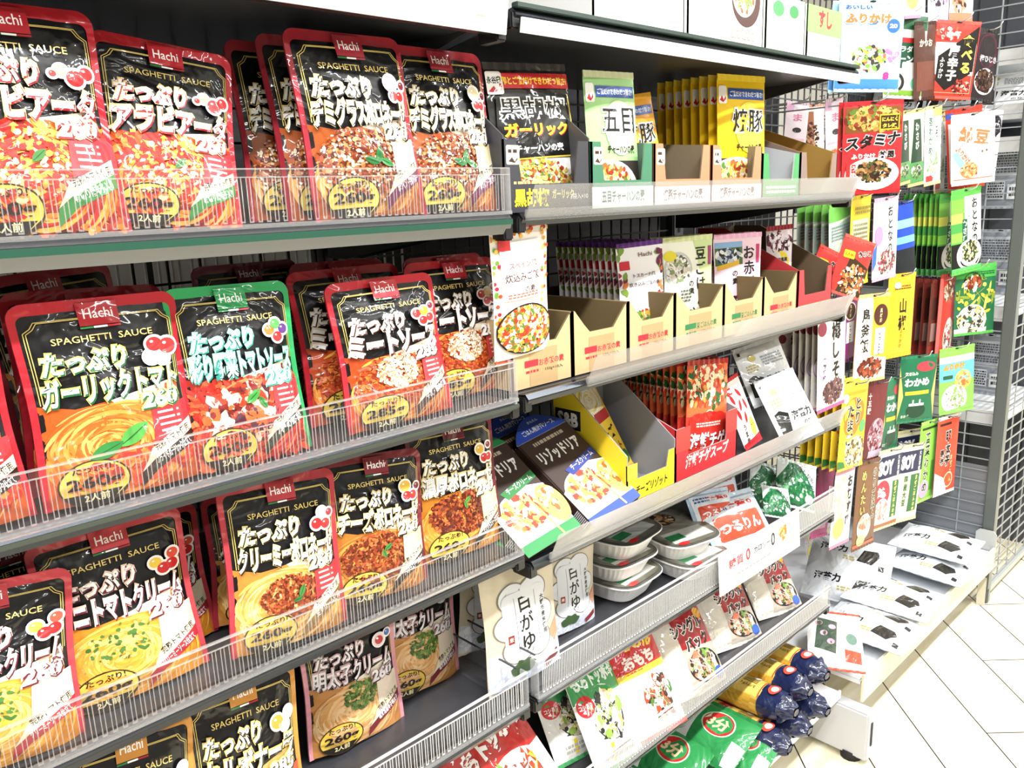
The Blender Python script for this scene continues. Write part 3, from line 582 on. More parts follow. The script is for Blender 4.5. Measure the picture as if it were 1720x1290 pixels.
    def d(u):
        u.rect(0, .66, 1, .95, '#22264a'); u.txt('SOY', .34, .8, .6, .2, '#f6f4ee', bold=.07); u.v('大豆習慣', .84, .94, .065, '#f0f0ea', bold=.02); u.rect(.6, .06, .96, .62, '#f0ecd8'); u.rect(.64, .1, .92, .6, '#2f6a3a'); u.v('まぜごはんの素', .78, .6, .07, '#f2e87a', bold=.03); u.ell(.26, .46, .28, .18, '#c83a4a'); u.txt('鮭', .2, .48, .26, .14, '#f8f0ee', bold=.04); u.ell(.28, .22, .26, .18, '#f6eeea'); u.food(.28, .22, .22, .14, WHT+['#e8a090', '#c88a80'], 80, .005); u.rect(0, 0, 1, .05, '#a86a3a')
    hang('soysake', .115, .17, '#f4ecd8', d, '#d8c8a0')
    def d(u):
        u.rect(0, .66, 1, .95, '#22264a'); u.txt('SOY', .34, .8, .6, .2, '#f6f4ee', bold=.07); u.v('大豆習慣', .84, .94, .065, '#f0f0ea', bold=.02); u.rect(.5, .1, .9, .62, '#2f6a3a'); u.v('まぜごはんの素', .76, .61, .07, '#f2e87a', bold=.03); u.v('国産大豆', .3, .62, .1, '#3a6a34', bold=.03)
    hang('soybean', .11, .17, '#f2ecc8', d, '#d8d0a0')
    def d(u): u.v('苔菜わかめ', .42, .9, .15, '#17180f', bold=.03, line='#f0f6e0', lw=.05); u.ell(.4, .14, .26, .12, '#d8a8c8'); u.rect(.7, .1, .86, .5, '#5a9a3a'); u.rect(.1, .93, .9, .96, '#2a3a1a')
    hang('mossgreen', .1, .17, '#8ed04e', d, '#a4dc68')
    def d(u): u.v('明太子', .5, .84, .15, '#17120f', bold=.05, line='#f8eee6', lw=.05); u.v('昆布', .26, .6, .1, '#17120f', bold=.04, line='#f8eee6', lw=.05); u.v('まぜごはん', .7, .5, .07, '#f6e0a0', bold=.03); u.ell(.62, .16, .22, .11, '#f4d8c0'); u.ell(.62, .16, .18, .09, '#d8603a'); u.poly([(0, .3), (.4, .2), (.6, 0), (0, 0)], '#f6efe4'); u.rect(.1, .92, .6, .95, '#3a1a12')
    hang('roekelp', .105, .17, '#d8523a', d, '#f0e4d8')
    def d(u): u.rect(0, .4, 1, .8, '#8a3aa0'); u.food(.5, .3, .4, .2, ['#c87ad0', '#f0e8f4', '#3a2a3a'], 80, .006); u.rect(0, 0, 1, .16, '#e8b8e0')
    hang('purplew', .1, .17, '#f0eaf2', d, '#e0c8ec')
    def d(u): u.rect(.1, .2, .5, .9, '#a86a4a'); u.food(.4, .4, .3, .3, ['#7a4a34', '#c89a7a', '#4a2a20'], 80, .006); u.rect(0, 0, 1, .1, '#e88a6a')
    hang('brownw', .1, .17, '#f2ece6', d, '#e8a890')
    # grey backs seen through the side mesh
    def d(u): u.rect(.08, .5, .92, .92, '#c8ccd4'); u.fine(.12, .54, .88, .88, '#5a606c', 8); u.rect(.1, .12, .5, .42, '#d8dce2'); u.fine(.12, .14, .48, .4, '#3a3e48', 6); u.rect(.56, .12, .9, .36, '#e4e6ea'); u.fine(.6, .15, .86, .33, '#4a4e58', 2)
    hang('grey', .12, .17, '#9aa0ac', d, '#aab0ba', FILM, name='snack_packet')
# ------------------------------------------------------------------ the setting
def floor_mat():
    m, nt, N, L, b = new_mat('cream_plank_tiles')
    tc = N.new('ShaderNodeTexCoord'); sp = N.new('ShaderNodeSeparateXYZ'); L.new(tc.outputs['Object'], sp.inputs[0])
    def mth(op, a, c=None, d=None):
        n = N.new('ShaderNodeMath'); n.operation = op
        for i, q in enumerate((a, c, d)):
            if q is None: continue
            if isinstance(q, (int, float)): n.inputs[i].default_value = q
            else: L.new(q, n.inputs[i])
        return n.outputs[0]
    k = 1/math.sqrt(2)
    u = mth('MULTIPLY', mth('SUBTRACT', sp.outputs[0], sp.outputs[1]), k)
    v = mth('MULTIPLY', mth('ADD', sp.outputs[0], sp.outputs[1]), k)
    un = mth('DIVIDE', mth('SUBTRACT', u, 0.702-0.1463*20), 0.1463)
    fl = mth('FLOOR', un); fr = mth('FRACT', un)
    vn = mth('DIVIDE', mth('ADD', v, mth('MULTIPLY', fl, 0.61)), 0.9)
    vf = mth('FRACT', mth('ADD', vn, 0.27)) 
    j1 = mth('LESS_THAN', fr, 0.022); j2 = mth('LESS_THAN', vf, 0.0036); jt = mth('MAXIMUM', j1, j2)
    n1 = N.new('ShaderNodeTexNoise'); n1.inputs['Scale'].default_value = 6; n1.inputs['Detail'].default_value = 6
    mp = N.new('ShaderNodeMapping'); mp.inputs['Rotation'].default_value = (0, 0, R(45)); mp.inputs['Scale'].default_value = (1, 7, 1)
    L.new(tc.outputs['Object'], mp.inputs[0]); L.new(mp.outputs[0], n1.inputs['Vector'])
    cr = N.new('ShaderNodeValToRGB'); L.new(n1.outputs['Fac'], cr.inputs[0])
    cr.color_ramp.elements[0].position = .35; cr.color_ramp.elements[0].color = lin('#e2d6b4'); cr.color_ramp.elements[1].position = .65; cr.color_ramp.elements[1].color = lin('#f3ecd6')
    mx = N.new('ShaderNodeMix'); mx.data_type = 'RGBA'; L.new(jt, mx.inputs[0]); L.new(cr.outputs[0], mx.inputs[6]); mx.inputs[7].default_value = lin('#1c1812')
    L.new(mx.outputs[2], b.inputs['Base Color']); b.inputs['Roughness'].default_value = .35
    return m
def plain(name, col, rough=.8):
    m, nt, N, L, b = new_mat(name); tc = N.new('ShaderNodeTexCoord'); n = N.new('ShaderNodeTexNoise'); n.inputs['Scale'].default_value = 8
    L.new(tc.outputs['Object'], n.inputs['Vector']); hs = N.new('ShaderNodeMix'); hs.data_type = 'RGBA'; L.new(n.outputs['Fac'], hs.inputs[0])
    c = lin(col); hs.inputs[6].default_value = tuple(q*.94 for q in c[:3])+(1,); hs.inputs[7].default_value = c
    L.new(hs.outputs[2], b.inputs['Base Color']); b.inputs['Roughness'].default_value = rough
    return m
WALLM = plain('painted_wall', '#e9e8e4'); DARKW = plain('dark_partition', '#2b2a2c'); CEILM = plain('ceiling_board', '#f2f2f0')
XA, XB, YA, YB, ZC = -2.6, 5.2, -3.2, 2.3, 2.62
def slab(name, b, m):
    mb = MB(); mb.box(*b, '#ffffff'); return structure(mb.build(name, m))
slab('floor', (XA, XB, YA, YB, -.05, 0), floor_mat())
slab('ceiling', (XA, XB, YA, YB, ZC, ZC+.05), CEILM)
slab('wall_back', (XA, XB, YB, YB+.05, 0, ZC), WALLM)
slab('wall_front', (XA, XB, YA-.05, YA, 0, ZC), plain('opposite_aisle_wall', '#77726e'))
slab('wall_left', (XA-.05, XA, YA, YB, 0, ZC), plain('left_wall_paint', '#8a8683'))
slab('wall_right', (XB, XB+.05, YA, YB, 0, ZC), WALLM)
slab('wall_rear', (-.24, 2.49, 1.36, 1.38, .1, 2.0), DARKW)

# ------------------------------------------------------------------ gondola frame
def upright(x, label):
    r = empty('gondola_upright', (x, 0, 0)); tag(r, label, 'shelf post', 'gondola uprights')
    mb = MB(); mb.bbox(-.02, .02, 1.10, 1.14, .0, 1.95, '#4a4a4c')
    mb.build('post', ENAMEL, r)
    mb = MB()
    for k in range(60): mb.box(-.004, .004, 1.0985, 1.0995, .2+k*.028, .215+k*.028, '#121212')
    mb.build('slot_strip', RUBBER, r)
    mb = MB(); mb.bbox(-.018, .018, .60, 1.10, .012 if x > 1 else .02, .125, '#c9cace', .004); ft = mb.build('foot', ENAMEL, r)
    mb = MB(); mb.box(-.0035, .0035, .598, .5995, .045, .10, '#2a2a2c'); mb.build('foot_slot', RUBBER, ft)
    mb = MB(); mb.tube([(0, .64, 0), (0, .64, .02)], .022, '#1a1a1a', 12); mb.build('foot_pad', RUBBER, ft)
upright(.68, 'dark slotted steel post between the sauce shelves and the rice seasoning shelves')
upright(1.585, 'slotted steel post with grey foot at the start of the hanging packet bay')
upright(-.225, 'slotted steel post at the far end of the sauce shelves')

def grid_panel(x0, x1, z0, z1, y, pitch, col, label, rad=.0016, pz=None):
    r = empty('wire_grid_panel', ((x0+x1)/2, y, z0)); tag(r, label, 'wire grid', None)
    h = (x1-x0)/2; mb = MB(); n = int((x1-x0)/pitch)
    for k in range(n+1): x = -h+2*h*k/n; mb.box(x-rad, x+rad, -rad, rad, 0, z1-z0, col)
    mb.build('upright_wires', ENAMEL, r); mb = MB(); pz = pz or pitch; n = int((z1-z0)/pz)
    for k in range(n+1): z = (z1-z0)*k/n; mb.box(-h, h, -rad*2.6, -rad*.9, z-rad, z+rad, col)
    mb.build('cross_wires', ENAMEL, r)
grid_panel(-.2, .655, .2, 1.9, 1.115, .045, '#202022', 'dark wire back grid behind the sauce shelves')
grid_panel(.705, 1.56, .2, 1.9, 1.115, .032, '#202022', 'dark wire back grid behind the rice seasoning shelves')
grid_panel(1.61, 2.465, .2, 1.95, 1.075, .032, '#57585c', 'grey wire back grid carrying the hanging packets')

# white baskets on the other side, seen through the back grid
def basket(x, z, label):
    r = empty('wire_basket', (x, 1.2, z)); tag(r, label, 'basket', 'white wire baskets beyond the back grid')
    mb = MB()
    for k in range(22): mb.box(-.2+.4*k/21-.0015, -.2+.4*k/21+.0015, -.0015, .0015, 0, .15, '#f4f4f2')
    mb.build('front_wires', ENAMEL, r); mb = MB()
    for z_ in (0, .06, .15): mb.box(-.2, .2, -.004, .0, z_-.002, z_+.002, '#fafaf8')
    mb.build('cross_wires', ENAMEL, r); mb = MB(); mb.box(-.2, .2, .1, .103, 0, .15, '#d8d8d8'); mb.build('back_sheet', ENAMEL, r)
basket(.27, 1.03, 'white wire basket seen through the gap above the garlic tomato pouches')
basket(.68, 1.03, 'white wire basket seen through the gap above the meat sauce pouches')

def shelf(x0, x1, z, label, y0=.705, lip='#404246', insert=None, depth=None, t=.024, deck='#55565a', price=0):
    """deck surface at z; front lip below it"""
    r = empty('gondola_shelf', ((x0+x1)/2, y0, z)); tag(r, label, 'shelf'); h = (x1-x0)/2
    y1 = depth or (1.095-y0)
    mb = MB(); mb.bbox(-h, h, .012, y1, -.010, 0, deck, .002); mb.build('deck', ENAMEL, r)
    mb = MB(); mb.prism([(-.001, .002), (-.006, -.004), (-.006, -t*.45), (-.002, -t), (.012, -t), (.012, .0)], -h, h, lip); lp = mb.build('front_lip', STEEL, r)
    if insert:
        mb = MB(); mb.box(-h, h, -.0085, -.0058, -t*.5, -t*.22, insert); mb.build('colour_strip', PLAST, lp)
    for s in (-1, 1):
        mb = MB(); mb.prism([(.03, -.010), (y1, -.010), (y1, -.06), (y1-.05, -.06)], s*(h-.006)-.0015, s*(h-.006)+.0015, '#3a3a3d'); mb.build('bracket', ENAMEL, r)
    for s in (-1, 1):
        mb = MB(); mb.bbox(s*(h-.002)-.0075, s*(h-.002)+.0075, -.004, .03, -t-.008, -.002, '#1c1c1e', .002); mb.build('end_clip', PLAST, lp)
    return r
LZ = (1.415, 1.196, .972, .770, .552)
for z, n, ins in zip(LZ, ('top', 'second', 'third', 'fourth', 'lowest'), (None, '#1f4a3a', '#3a4038', None, None)):
    shelf(-.215, .672, z, n+' steel shelf of the sauce bay', insert=ins, lip='#6a6c70' if z > 1.1 else '#3c3e42', t=.022 if z > 1.1 else .014, deck='#3c3c40')
RZ = (1.421, 1.195, .974, .750, .552, .343)
for z, n in zip(RZ, ('top', 'second', 'third', 'fourth', 'fifth', 'sixth')):
    shelf(.69, 1.572, z, n+' steel shelf of the rice seasoning bay', t=.013, deck='#3c3c40')

def fence(x0, x1, z, h, label, n, y=.700, rib=None):
    RIB_ = rib or RIB
    r = empty('shelf_fence', ((x0+x1)/2, y, z)); tag(r, label, 'shelf fence'); w = (x1-x0)/2
    mb = MB(); mb.box(-w, w, 0, .0018, 0, h, '#ffffff'); mb.build('panel', CLEAR, r)
    mb = MB(); 
    for k in range(n):
        x = -w+.012+(2*w-.024)*k/(n-1)
        for d in (-.0017, .0017): mb.box(x+d-.00035, x+d+.00035, -.0008, -.0001, .006, h*.84, '#ffffff')
        mb.box(x-.002, x+.002, -.0008, -.0001, .0045, .006, '#ffffff')
    mb.build('ribs', RIB_, r)
    mb = MB(); mb.box(-w, w, -.0012, .003, h-.0012, h, '#ffffff'); mb.box(-w, w, -.0014, -.0001, h*.84, h*.86, '#ffffff'); mb.build('top_edge', RIB_, r)
    mb = MB(); mb.box(-w, w, -.003, .006, -.0005, .0035, '#ffffff'); mb.build('foot_strip', RIB, r)
    for s in (-1, 1):
        mb = MB(); mb.box(s*(w-.001)-.0015, s*(w-.001)+.0015, -.001, .012, 0, h, '#ffffff'); mb.build('end_post', RIB, r)
for z, n in zip(LZ[1:], ('second', 'third', 'fourth', 'lowest')):
    fence(-.215, .672, z+.001, .052 if z > 1 else .049, 'clear ribbed plastic fence along the front of the %s sauce shelf' % n, 104, rib=RIB_LIT if z < .6 else None)
fence(.69, 1.572, RZ[4]+.001, .056, 'clear ribbed plastic fence in front of the rice porridge pouches and trays', 130, rib=RIB_LIT)
fence(.69, 1.572, RZ[5]+.001, .044, 'clear ribbed plastic fence in front of the rice cake bags', 130, rib=RIB_LIT)

def price_holder(x0, x1, z, h, label, out=.018):
    r = empty('price_holder', ((x0+x1)/2, .698, z)); tag(r, label, 'price holder'); w = (x1-x0)/2
    mb = MB(); mb.prism([(0, 0), (.0016, 0), (-out+.0016, h), (-out, h)], -w, w, '#ffffff'); mb.build('clear_strip', STRIP, r)
    mb = MB(); mb.prism([(-.002, -.003), (.004, -.003), (.001, .010), (-.005, .010)], -w, w, '#ffffff'); mb.build('base_channel', RIB, r)
    return r
price_holder(.695, 1.572, RZ[1]-.004, .038, 'clear price strip under the fried rice seasoning boxes')
price_holder(.80, 1.572, RZ[2]-.004, .040, 'clear price strip under the kraft boxes of rice bases')
price_holder(.72, 1.572, RZ[3]-.004, .040, 'clear price strip under the risotto and soup boxes')

def price_rail(x0, x1, zlo, zhi, label, n):
    """white card strip in the lip of a top shelf"""
    r = empty('price_rail', ((x0+x1)/2, .6965, zlo)); tag(r, label, 'price rail'); w = (x1-x0)/2; h = zhi-zlo
    sl = .008*h/.052; sf = lambda z: -sl*z/h
    mb = MB(); mb.prism([(0, 0), (.002, 0), (.002-sl, h), (-sl, h)], -w, w, '#eceef2'); rl = mb.build('rail', PLAST, r)
    for k in range(n):
        x = -w+.06+(2*w-.12)*k/max(1, n-1); mb = MB(); a, b = h*.08, h*.92
        mb.add([(x-.035, sf(a)-.0004, a), (x+.035, sf(a)-.0004, a), (x+.035, sf(b)-.0004, b), (x-.035, sf(b)-.0004, b)], [(0, 1, 2, 3)], '#fbfbf9')
        u = U(.07, h*.84, n*9+k); u.fine(.06, .5, .6, .9, '#b8c0cc', 2); u.fine(.06, .12, .4, .4, '#c4cad2', 2); u.rect(.66, .2, .95, .4, '#ccd4e0')  # print paled, the blown-out light on the cards is in the ink colours
        u.a.onto(mb, lambda q, zz: (x+q, sf(a+zz)-.0005, a+zz), 0)
        mb.build('price_card', CARTON, rl)
price_rail(-.215, .672, 1.391, 1.452, 'white price rail along the top sauce shelf', 6)
price_rail(.695, 1.572, 1.396, 1.412, 'narrow white price rail along the top rice seasoning shelf', 6)
r = empty('edge_strip', (1.13, .700, 1.4222)); tag(r, 'dark green plastic strip along the edge of the top rice shelf', 'edge strip')
mb = MB(); mb.bbox(-.44, .44, -.004, .006, 0, .006, '#2a3a34', .001); mb.build('strip', PLAST, r)

# clear divider at the end of the lowest sauce shelf
def divider(x, y0, y1, z, h, label):
    r = empty('shelf_divider', (x, y0, z)); tag(r, label, 'divider', None)
    mb = MB(); mb.box(-.001, .001, 0, y1-y0, 0, h, '#ffffff'); mb.build('panel', CLEAR, r)
    mb = MB(); mb.box(-.0012, .0012, -.0012, y1-y0, h, h+.0016, '#3a3c40'); mb.build('top_edge', PLAST, r)
    mb = MB(); mb.box(-.008, .008, 0, y1-y0, 0, .0018, '#ffffff'); mb.build('foot', CLEAR, r)
divider(.664, .712, 1.0, .555, .05, 'clear divider at the right end of the lowest sauce shelf')
divider(.698, .712, 1.0, .555, .055, 'clear divider at the left of the rice porridge pouches')

# ------------------------------------------------------------------ base decks
def base_deck(x0, x1, y0, z, h, label, col='#e9e4d2'):
    r = empty('base_deck', ((x0+x1)/2, y0, z)); tag(r, label, 'base shelf'); w = (x1-x0)/2
    mb = MB(); mb.bbox(-w, w, .004, 1.095-y0, -.012, 0, '#e4e6ea', .002); mb.build('deck', ENAMEL, r)
    mb = MB(); mb.prism([(0, h*.15), (.004, h*.15), (.004, -h*.85), (0, -h*.85)], -w, w, col); mb.build('front_lip', ENAMEL, r)
    return r
base_deck(.69, 1.575, .665, .150, .018, 'white base shelf under the rice cakes carrying spaghetti and macaroni', '#eceef0')
base_deck(-.215, .672, .665, .150, .018, 'base shelf under the sauce bay')
b = base_deck(1.60, 2.47, .632, .178, .001, 'cream base shelf under the hanging packets with seaweed bags')
w = .435
mb = MB(); mb.prism([(-.004, .014), (.001, .014), (.001, -.05), (-.004, -.05)], -w, w, '#e2dabd'); mb.build('front_board', ENAMEL, b)
mb = MB(); mb.box(w*.62, w*.8, -.0052, -.0042, -.045, .012, '#fafaf8'); mb.build('blank_card', CARTON, b)
mb = MB(); mb.prism([(-.004, .05), (-.004, .0), (.05, .0), (.05, .05), (.04, .06), (.004, .06)], w+.001, w+.004, '#b8bab8'); mb.build('end_plate', ENAMEL, b)

# ------------------------------------------------------------------ side mesh rack at the end
r = empty('mesh_rack', (2.485, .64, 0)); tag(r, 'grey steel post and wire mesh rack closing the right end', 'rack')
mb = MB(); mb.bbox(-.006, .014, .0, .03, .05, 1.95, '#5c615f', .003); mb.bbox(.014, .036, .002, .03, .0, 1.95, '#6a6f6c', .003); mb.build('corner_post', ENAMEL, r)
mb = MB(); mb.box(-.007, -.0055, .004, .026, .0, .09, '#d8d2bc'); mb.build('corner_cap', PLAST, r)
mb = MB()
for k in range(56): z = .14+k*.0335; mb.box(-.0014, .0014, .03, .58, z-.0014, z+.0014, '#8f9498')
mb.build('side_wires', ENAMEL, r); mb = MB()
for y in (.10, .3, .5): mb.box(.0016, .0044, y-.0014, y+.0014, .12, 1.98, '#9ea2a6')
mb.build('side_stays', ENAMEL, r); mb = MB()
for k in range(52): z = .045+k*.0335; mb.box(.036, .9, .012, .0148, z-.0016, z+.0016, '#989b9a')
for k in range(10): x = .05+k*.09; mb.box(x-.0014, x+.0014, .015, .018, .03, 1.9, '#a6a8a8')
mb.build('front_wires', ENAMEL, r)
mb = MB(); mb.bbox(.036, .9, .006, .022, .025, .045, '#aeb0ac', .002); mb.bbox(.03, .045, .03, .58, .09, .125, '#b4b6b4', .002); mb.build('bottom_rail', ENAMEL, r)
mb = MB(); mb.tube([(-.03, .1, .03), (.02, .1, .03)], .03, '#141414', 14); mb.build('castor', RUBBER, r)
mb = MB(); mb.box(.004, .006, .03, .58, .125, .42, '#777a80'); mb.build('side_sheet', ENAMEL, r)
# neighbouring display beyond the mesh
def side_shelf(z, label):
    r = empty('display_shelf', (2.56, .66, z)); tag(r, label, 'shelf', 'white shelves beyond the side mesh')
    mb = MB(); mb.bbox(0, .4, 0, .6, -.02, 0, '#e6e8ea', .003); mb.build('deck', ENAMEL, r)
    mb = MB(); mb.box(-.004, .0, 0, .6, -.034, .006, '#fafbfb'); mb.build('front_lip', ENAMEL, r)
for z, n in ((1.545, 'white shelf beyond the side mesh at head height'), (1.405, 'white shelf beyond the side mesh under the silver packs'), (1.32, 'white shelf beyond the side mesh above the grey snack packets'), (.56, 'white shelf low down beyond the side mesh'), (.86, 'shelf halfway up beyond the side mesh')):
    side_shelf(z, n)
# ------------------------------------------------------------------ pack designs
DES = {}
class Design:
    def __init__(s, name, w, h, mesh, mat, kids=()): s.name, s.w, s.h, s.mesh, s.mat, s.kids = name, w, h, mesh, mat, kids; mesh.materials.append(mat)

def rim_mesh(name, w, h, rim, rtop, col, corner):
    mb = MB(); surf = bag_shape(w, h, 0.0, 'stand')
    def ring(inset, top, c):
        W, Ht = w/2-inset, h-top; pts = []
        for k in range(13): pts.append((W, 0.0+ (Ht)*k/12*(1-c/Ht)))
        for k in range(1, 7): a = R(90*k/6); pts.append((W-c+c*math.cos(a), Ht-c+c*math.sin(a)))
        for k in range(1, 9): pts.append((W-c-2*(W-c)*k/8, Ht))
        for k in range(1, 7): a = R(90+90*k/6); pts.append((-W+c+c*math.cos(a), Ht-c+c*math.sin(a)))
        for k in range(1, 13): pts.append((-W, (Ht-c)*(1-k/12)))
        return pts
    o, i = ring(0, 0, corner), ring(rim, rtop, max(0.002, corner-rim)); n = len(o)
    for y, fl in ((-0.0012, False), (0.0012, True)):
        vs = [(surf(a, b)[0], y, b) for a, b in o] + [(surf(a, b)[0], y, b) for a, b in i]
        fs = [(k, k+1, n+k+1, n+k) if not fl else (k, n+k, n+k+1, k+1) for k in range(n-1)]
        mb.add(vs, fs, col, True)
    vs = [(surf(a, b)[0], -0.0012, b) for a, b in o] + [(surf(a, b)[0], 0.0012, b) for a, b in o]
    mb.add(vs, [(k, n+k, n+k+1, k+1) for k in range(n-1)], col, True)
    return mb.mesh(name)

def sauce_pouch(key, title, num, rim, ol, shade, fcols, pile, leafs, ribbon, ribcol, icon, fill='#ffffff', style='strand', cap='#f3ead2', side='#c43a40', seed=1, lefttag=None):
    w, h = 0.137, 0.19; a = Art(seed); e = 0.0045; W = w/2-e
    fz = h*0.49
    # lower photograph with a wavy pale top edge
    edge = [(-W, fz+.004), (-W*.55, fz-.004), (-W*.1, fz-.001), (W*.35, fz+.004), (W, fz+.012)]
    a.poly([(-W, 0.001), (W, 0.001)] + edge[::-1], fcols[0])
    if cap: a.poly([(W*.1, fz-.016), (W, fz-.03)] + edge[::-1][:3], cap)
    clip = lambda x, z: abs(x) < W-.002 and 0.002 < z < fz-0.004
    if style == 'strand':
        a.strands(-.006, h*.2, .066, .055, fcols[1:], 620, .0036, clip)
        a.strands(-.012, h*.27, .045, .032, fcols[1:], 260, .0036, clip)
    else:
        a.grains(0, h*.24, W-.004, h*.235, fcols, 900, .0042, True, 2.6, clip)
        a.strands(0, h*.2, .064, .055, fcols[1:], 180, .004, clip)
    if pile:
        cx, cz, rx, rz, cols, n, sz = pile
        a.grains(cx, cz, rx, rz, cols, n, sz, False, 1.6, clip)
    if key == 'meat': a.grains(-.008, .07, .026, .022, ['#f4ead8', '#e2d2b4', '#cdb48a', '#fbf6ea', '#b98a5c'], 520, .0017, False, 1.5, clip)
    if key == 'demi': a.grains(-.008, .06, .05, .03, ['#f4ead8', '#ecdcc0'], 130, .0012, False, 1.4, clip)
    # side panel, ribbon and badge
    a.poly([(W, h*.43), (W*.42, h*.40), (W*.36, h*.2), (W, h*.30)], side)
    for k in range(4): a.rect(W*.5, h*(.375-.032*k), W*.94, h*(.386-.032*k), '#f2dcd0')
    a.poly([(W*.12, h*.1), (W*.3, h*.21), (W, h*.33), (W, h*.26), (W*.3, h*.135)], '#efe3c4')
    a.txt('完熟トマト使用', W*.64, h*.245, None, '#2a1c14', width=.041, height=.0085, bold=.02, rot=19)
    a.poly([(W*.1, h*.02), (W*.12, h*.1), (W*.3, h*.15), (W, h*.265), (W, h*.2), (W*.35, h*.1)], ribcol)
    a.txt(ribbon, W*.62, h*.178, None, '#ffffff', width=.04, height=.0085, bold=.02, rot=19)
    a.ell(-.03, h*.1, .028, .022, '#3a2a12'); a.ell(-.03, h*.1, .0265, .0205, '#e9c34f')
    a.ell(-.03, h*.1, .0265, .0205, '#20180f', a0=205, a1=335)
    a.txt(num+'g', -.03, h*.1, None, '#1c140c', width=.043, height=.014, bold=.03)
    a.txt('2人前', -.03, h*.032, .008, '#f6e7b0', bold=.02)
    a.txt('たっぷり!', -.03, h*.175, .008, '#1c140c', bold=.02)
    # gold frame
    for ins in (.0065, .0085):
        X, T, n = w/2-e-ins+.002, h-.0145-ins*.5, .009
        a.line([(-X, fz+.004), (-X, T-n), (-X+n*.6, T-n*.6), (-X+n, T), (X-n, T), (X-n*.6, T-n*.6), (X, T-n), (X, fz+.012)], .0007, '#d9c06a')
    # maker's tag
    a.rect(-.0165, h-.026, .0165, h-.004, rim)
    a.txt('Hachi', 0, h-.0145, None, '#ffffff', width=.024, height=.0095, bold=.008)
    a.rect(-.0165, h-.0285, -.0055, h-.0268, '#2f7a3f'); a.rect(-.0055, h-.0285, .0055, h-.0268, '#ffffff'); a.rect(.0055, h-.0285, .0165, h-.0268, '#a82530')
    a.txt('SPAGHETTI  SAUCE', 0, h-.0375, None, '#e3c977', width=.083, height=.0062, bold=.006)
    # title
    a.txt('たっぷり', -.019, h*.695, None, fill, width=.068, height=.021, bold=.03, shear=.12, line2=ol, lw2=.072, shade=shade, lw=.06, sd=(.03, -.045))
    a.txt(title, .0, h*.555, None, fill, width=.116, height=.027, bold=.03, shear=.12, line2=ol, lw2=.072, shade=shade, lw=.06, sd=(.03, -.045))
    a.txt(num, .038, h*.455, None, fill, width=.035, height=.016, bold=.04, shear=.1, line2=ol, lw2=.085, shade=shade, lw=.09, sd=(.03, -.045))
    # vegetable icon with a white halo
    ic = []
    for (dx, dz, r, c) in icon: a.ell(.043+dx, h*.70+dz, r+.0022, r+.002, '#fbf3ef', 18)
    for (dx, dz, r, c) in icon:
        a.ell(.043+dx, h*.70+dz, r, r*.92, c, 18); a.ell(.043+dx-r*.3, h*.70+dz+r*.35, r*.22, r*.16, '#ffffff', 8)
    for (x, z, ln, ro, c) in leafs: a.leaf(x, z, ln, ro, c); a.line([(x-ln*.4*math.cos(R(ro)), z-ln*.4*math.sin(R(ro))), (x+ln*.4*math.cos(R(ro)), z+ln*.4*math.sin(R(ro)))], .0008, '#1d5427')
    body = bag_mesh('sauce_pouch', w-.008, h-.006, .036, 'stand', '#0d0c0f', None, '#3a1418', .010)
    surf = bag_shape(w-.008, h-.006, .036, 'stand')
    mb = MB(); lim = (w-.008)/2*.985; a.onto(mb, lambda x, z: surf(max(-lim, min(lim, x)), z))
    # join print to the bag body
    full = MB(); me = body
    full.v = [tuple(v.co) for v in me.vertices]; full.f = [tuple(p.vertices) for p in me.polygons]
    c0, c1 = lin('#0d0c0f'), lin('#3a1418'); nf = len(full.f)
    full.c = [c0]*(nf//2) + [c1]*(nf-nf//2); full.sm = [True]*nf
    full.add(mb.v, mb.f, None, True, mb.c)
    bpy.data.meshes.remove(body)
    DES[key] = Design('sauce_pouch', w, h, full.mesh('sauce_pouch'), FILM, [('sealed_rim', rim_mesh('sealed_rim', w, h, .0062, .011, rim, .013), FILM)])

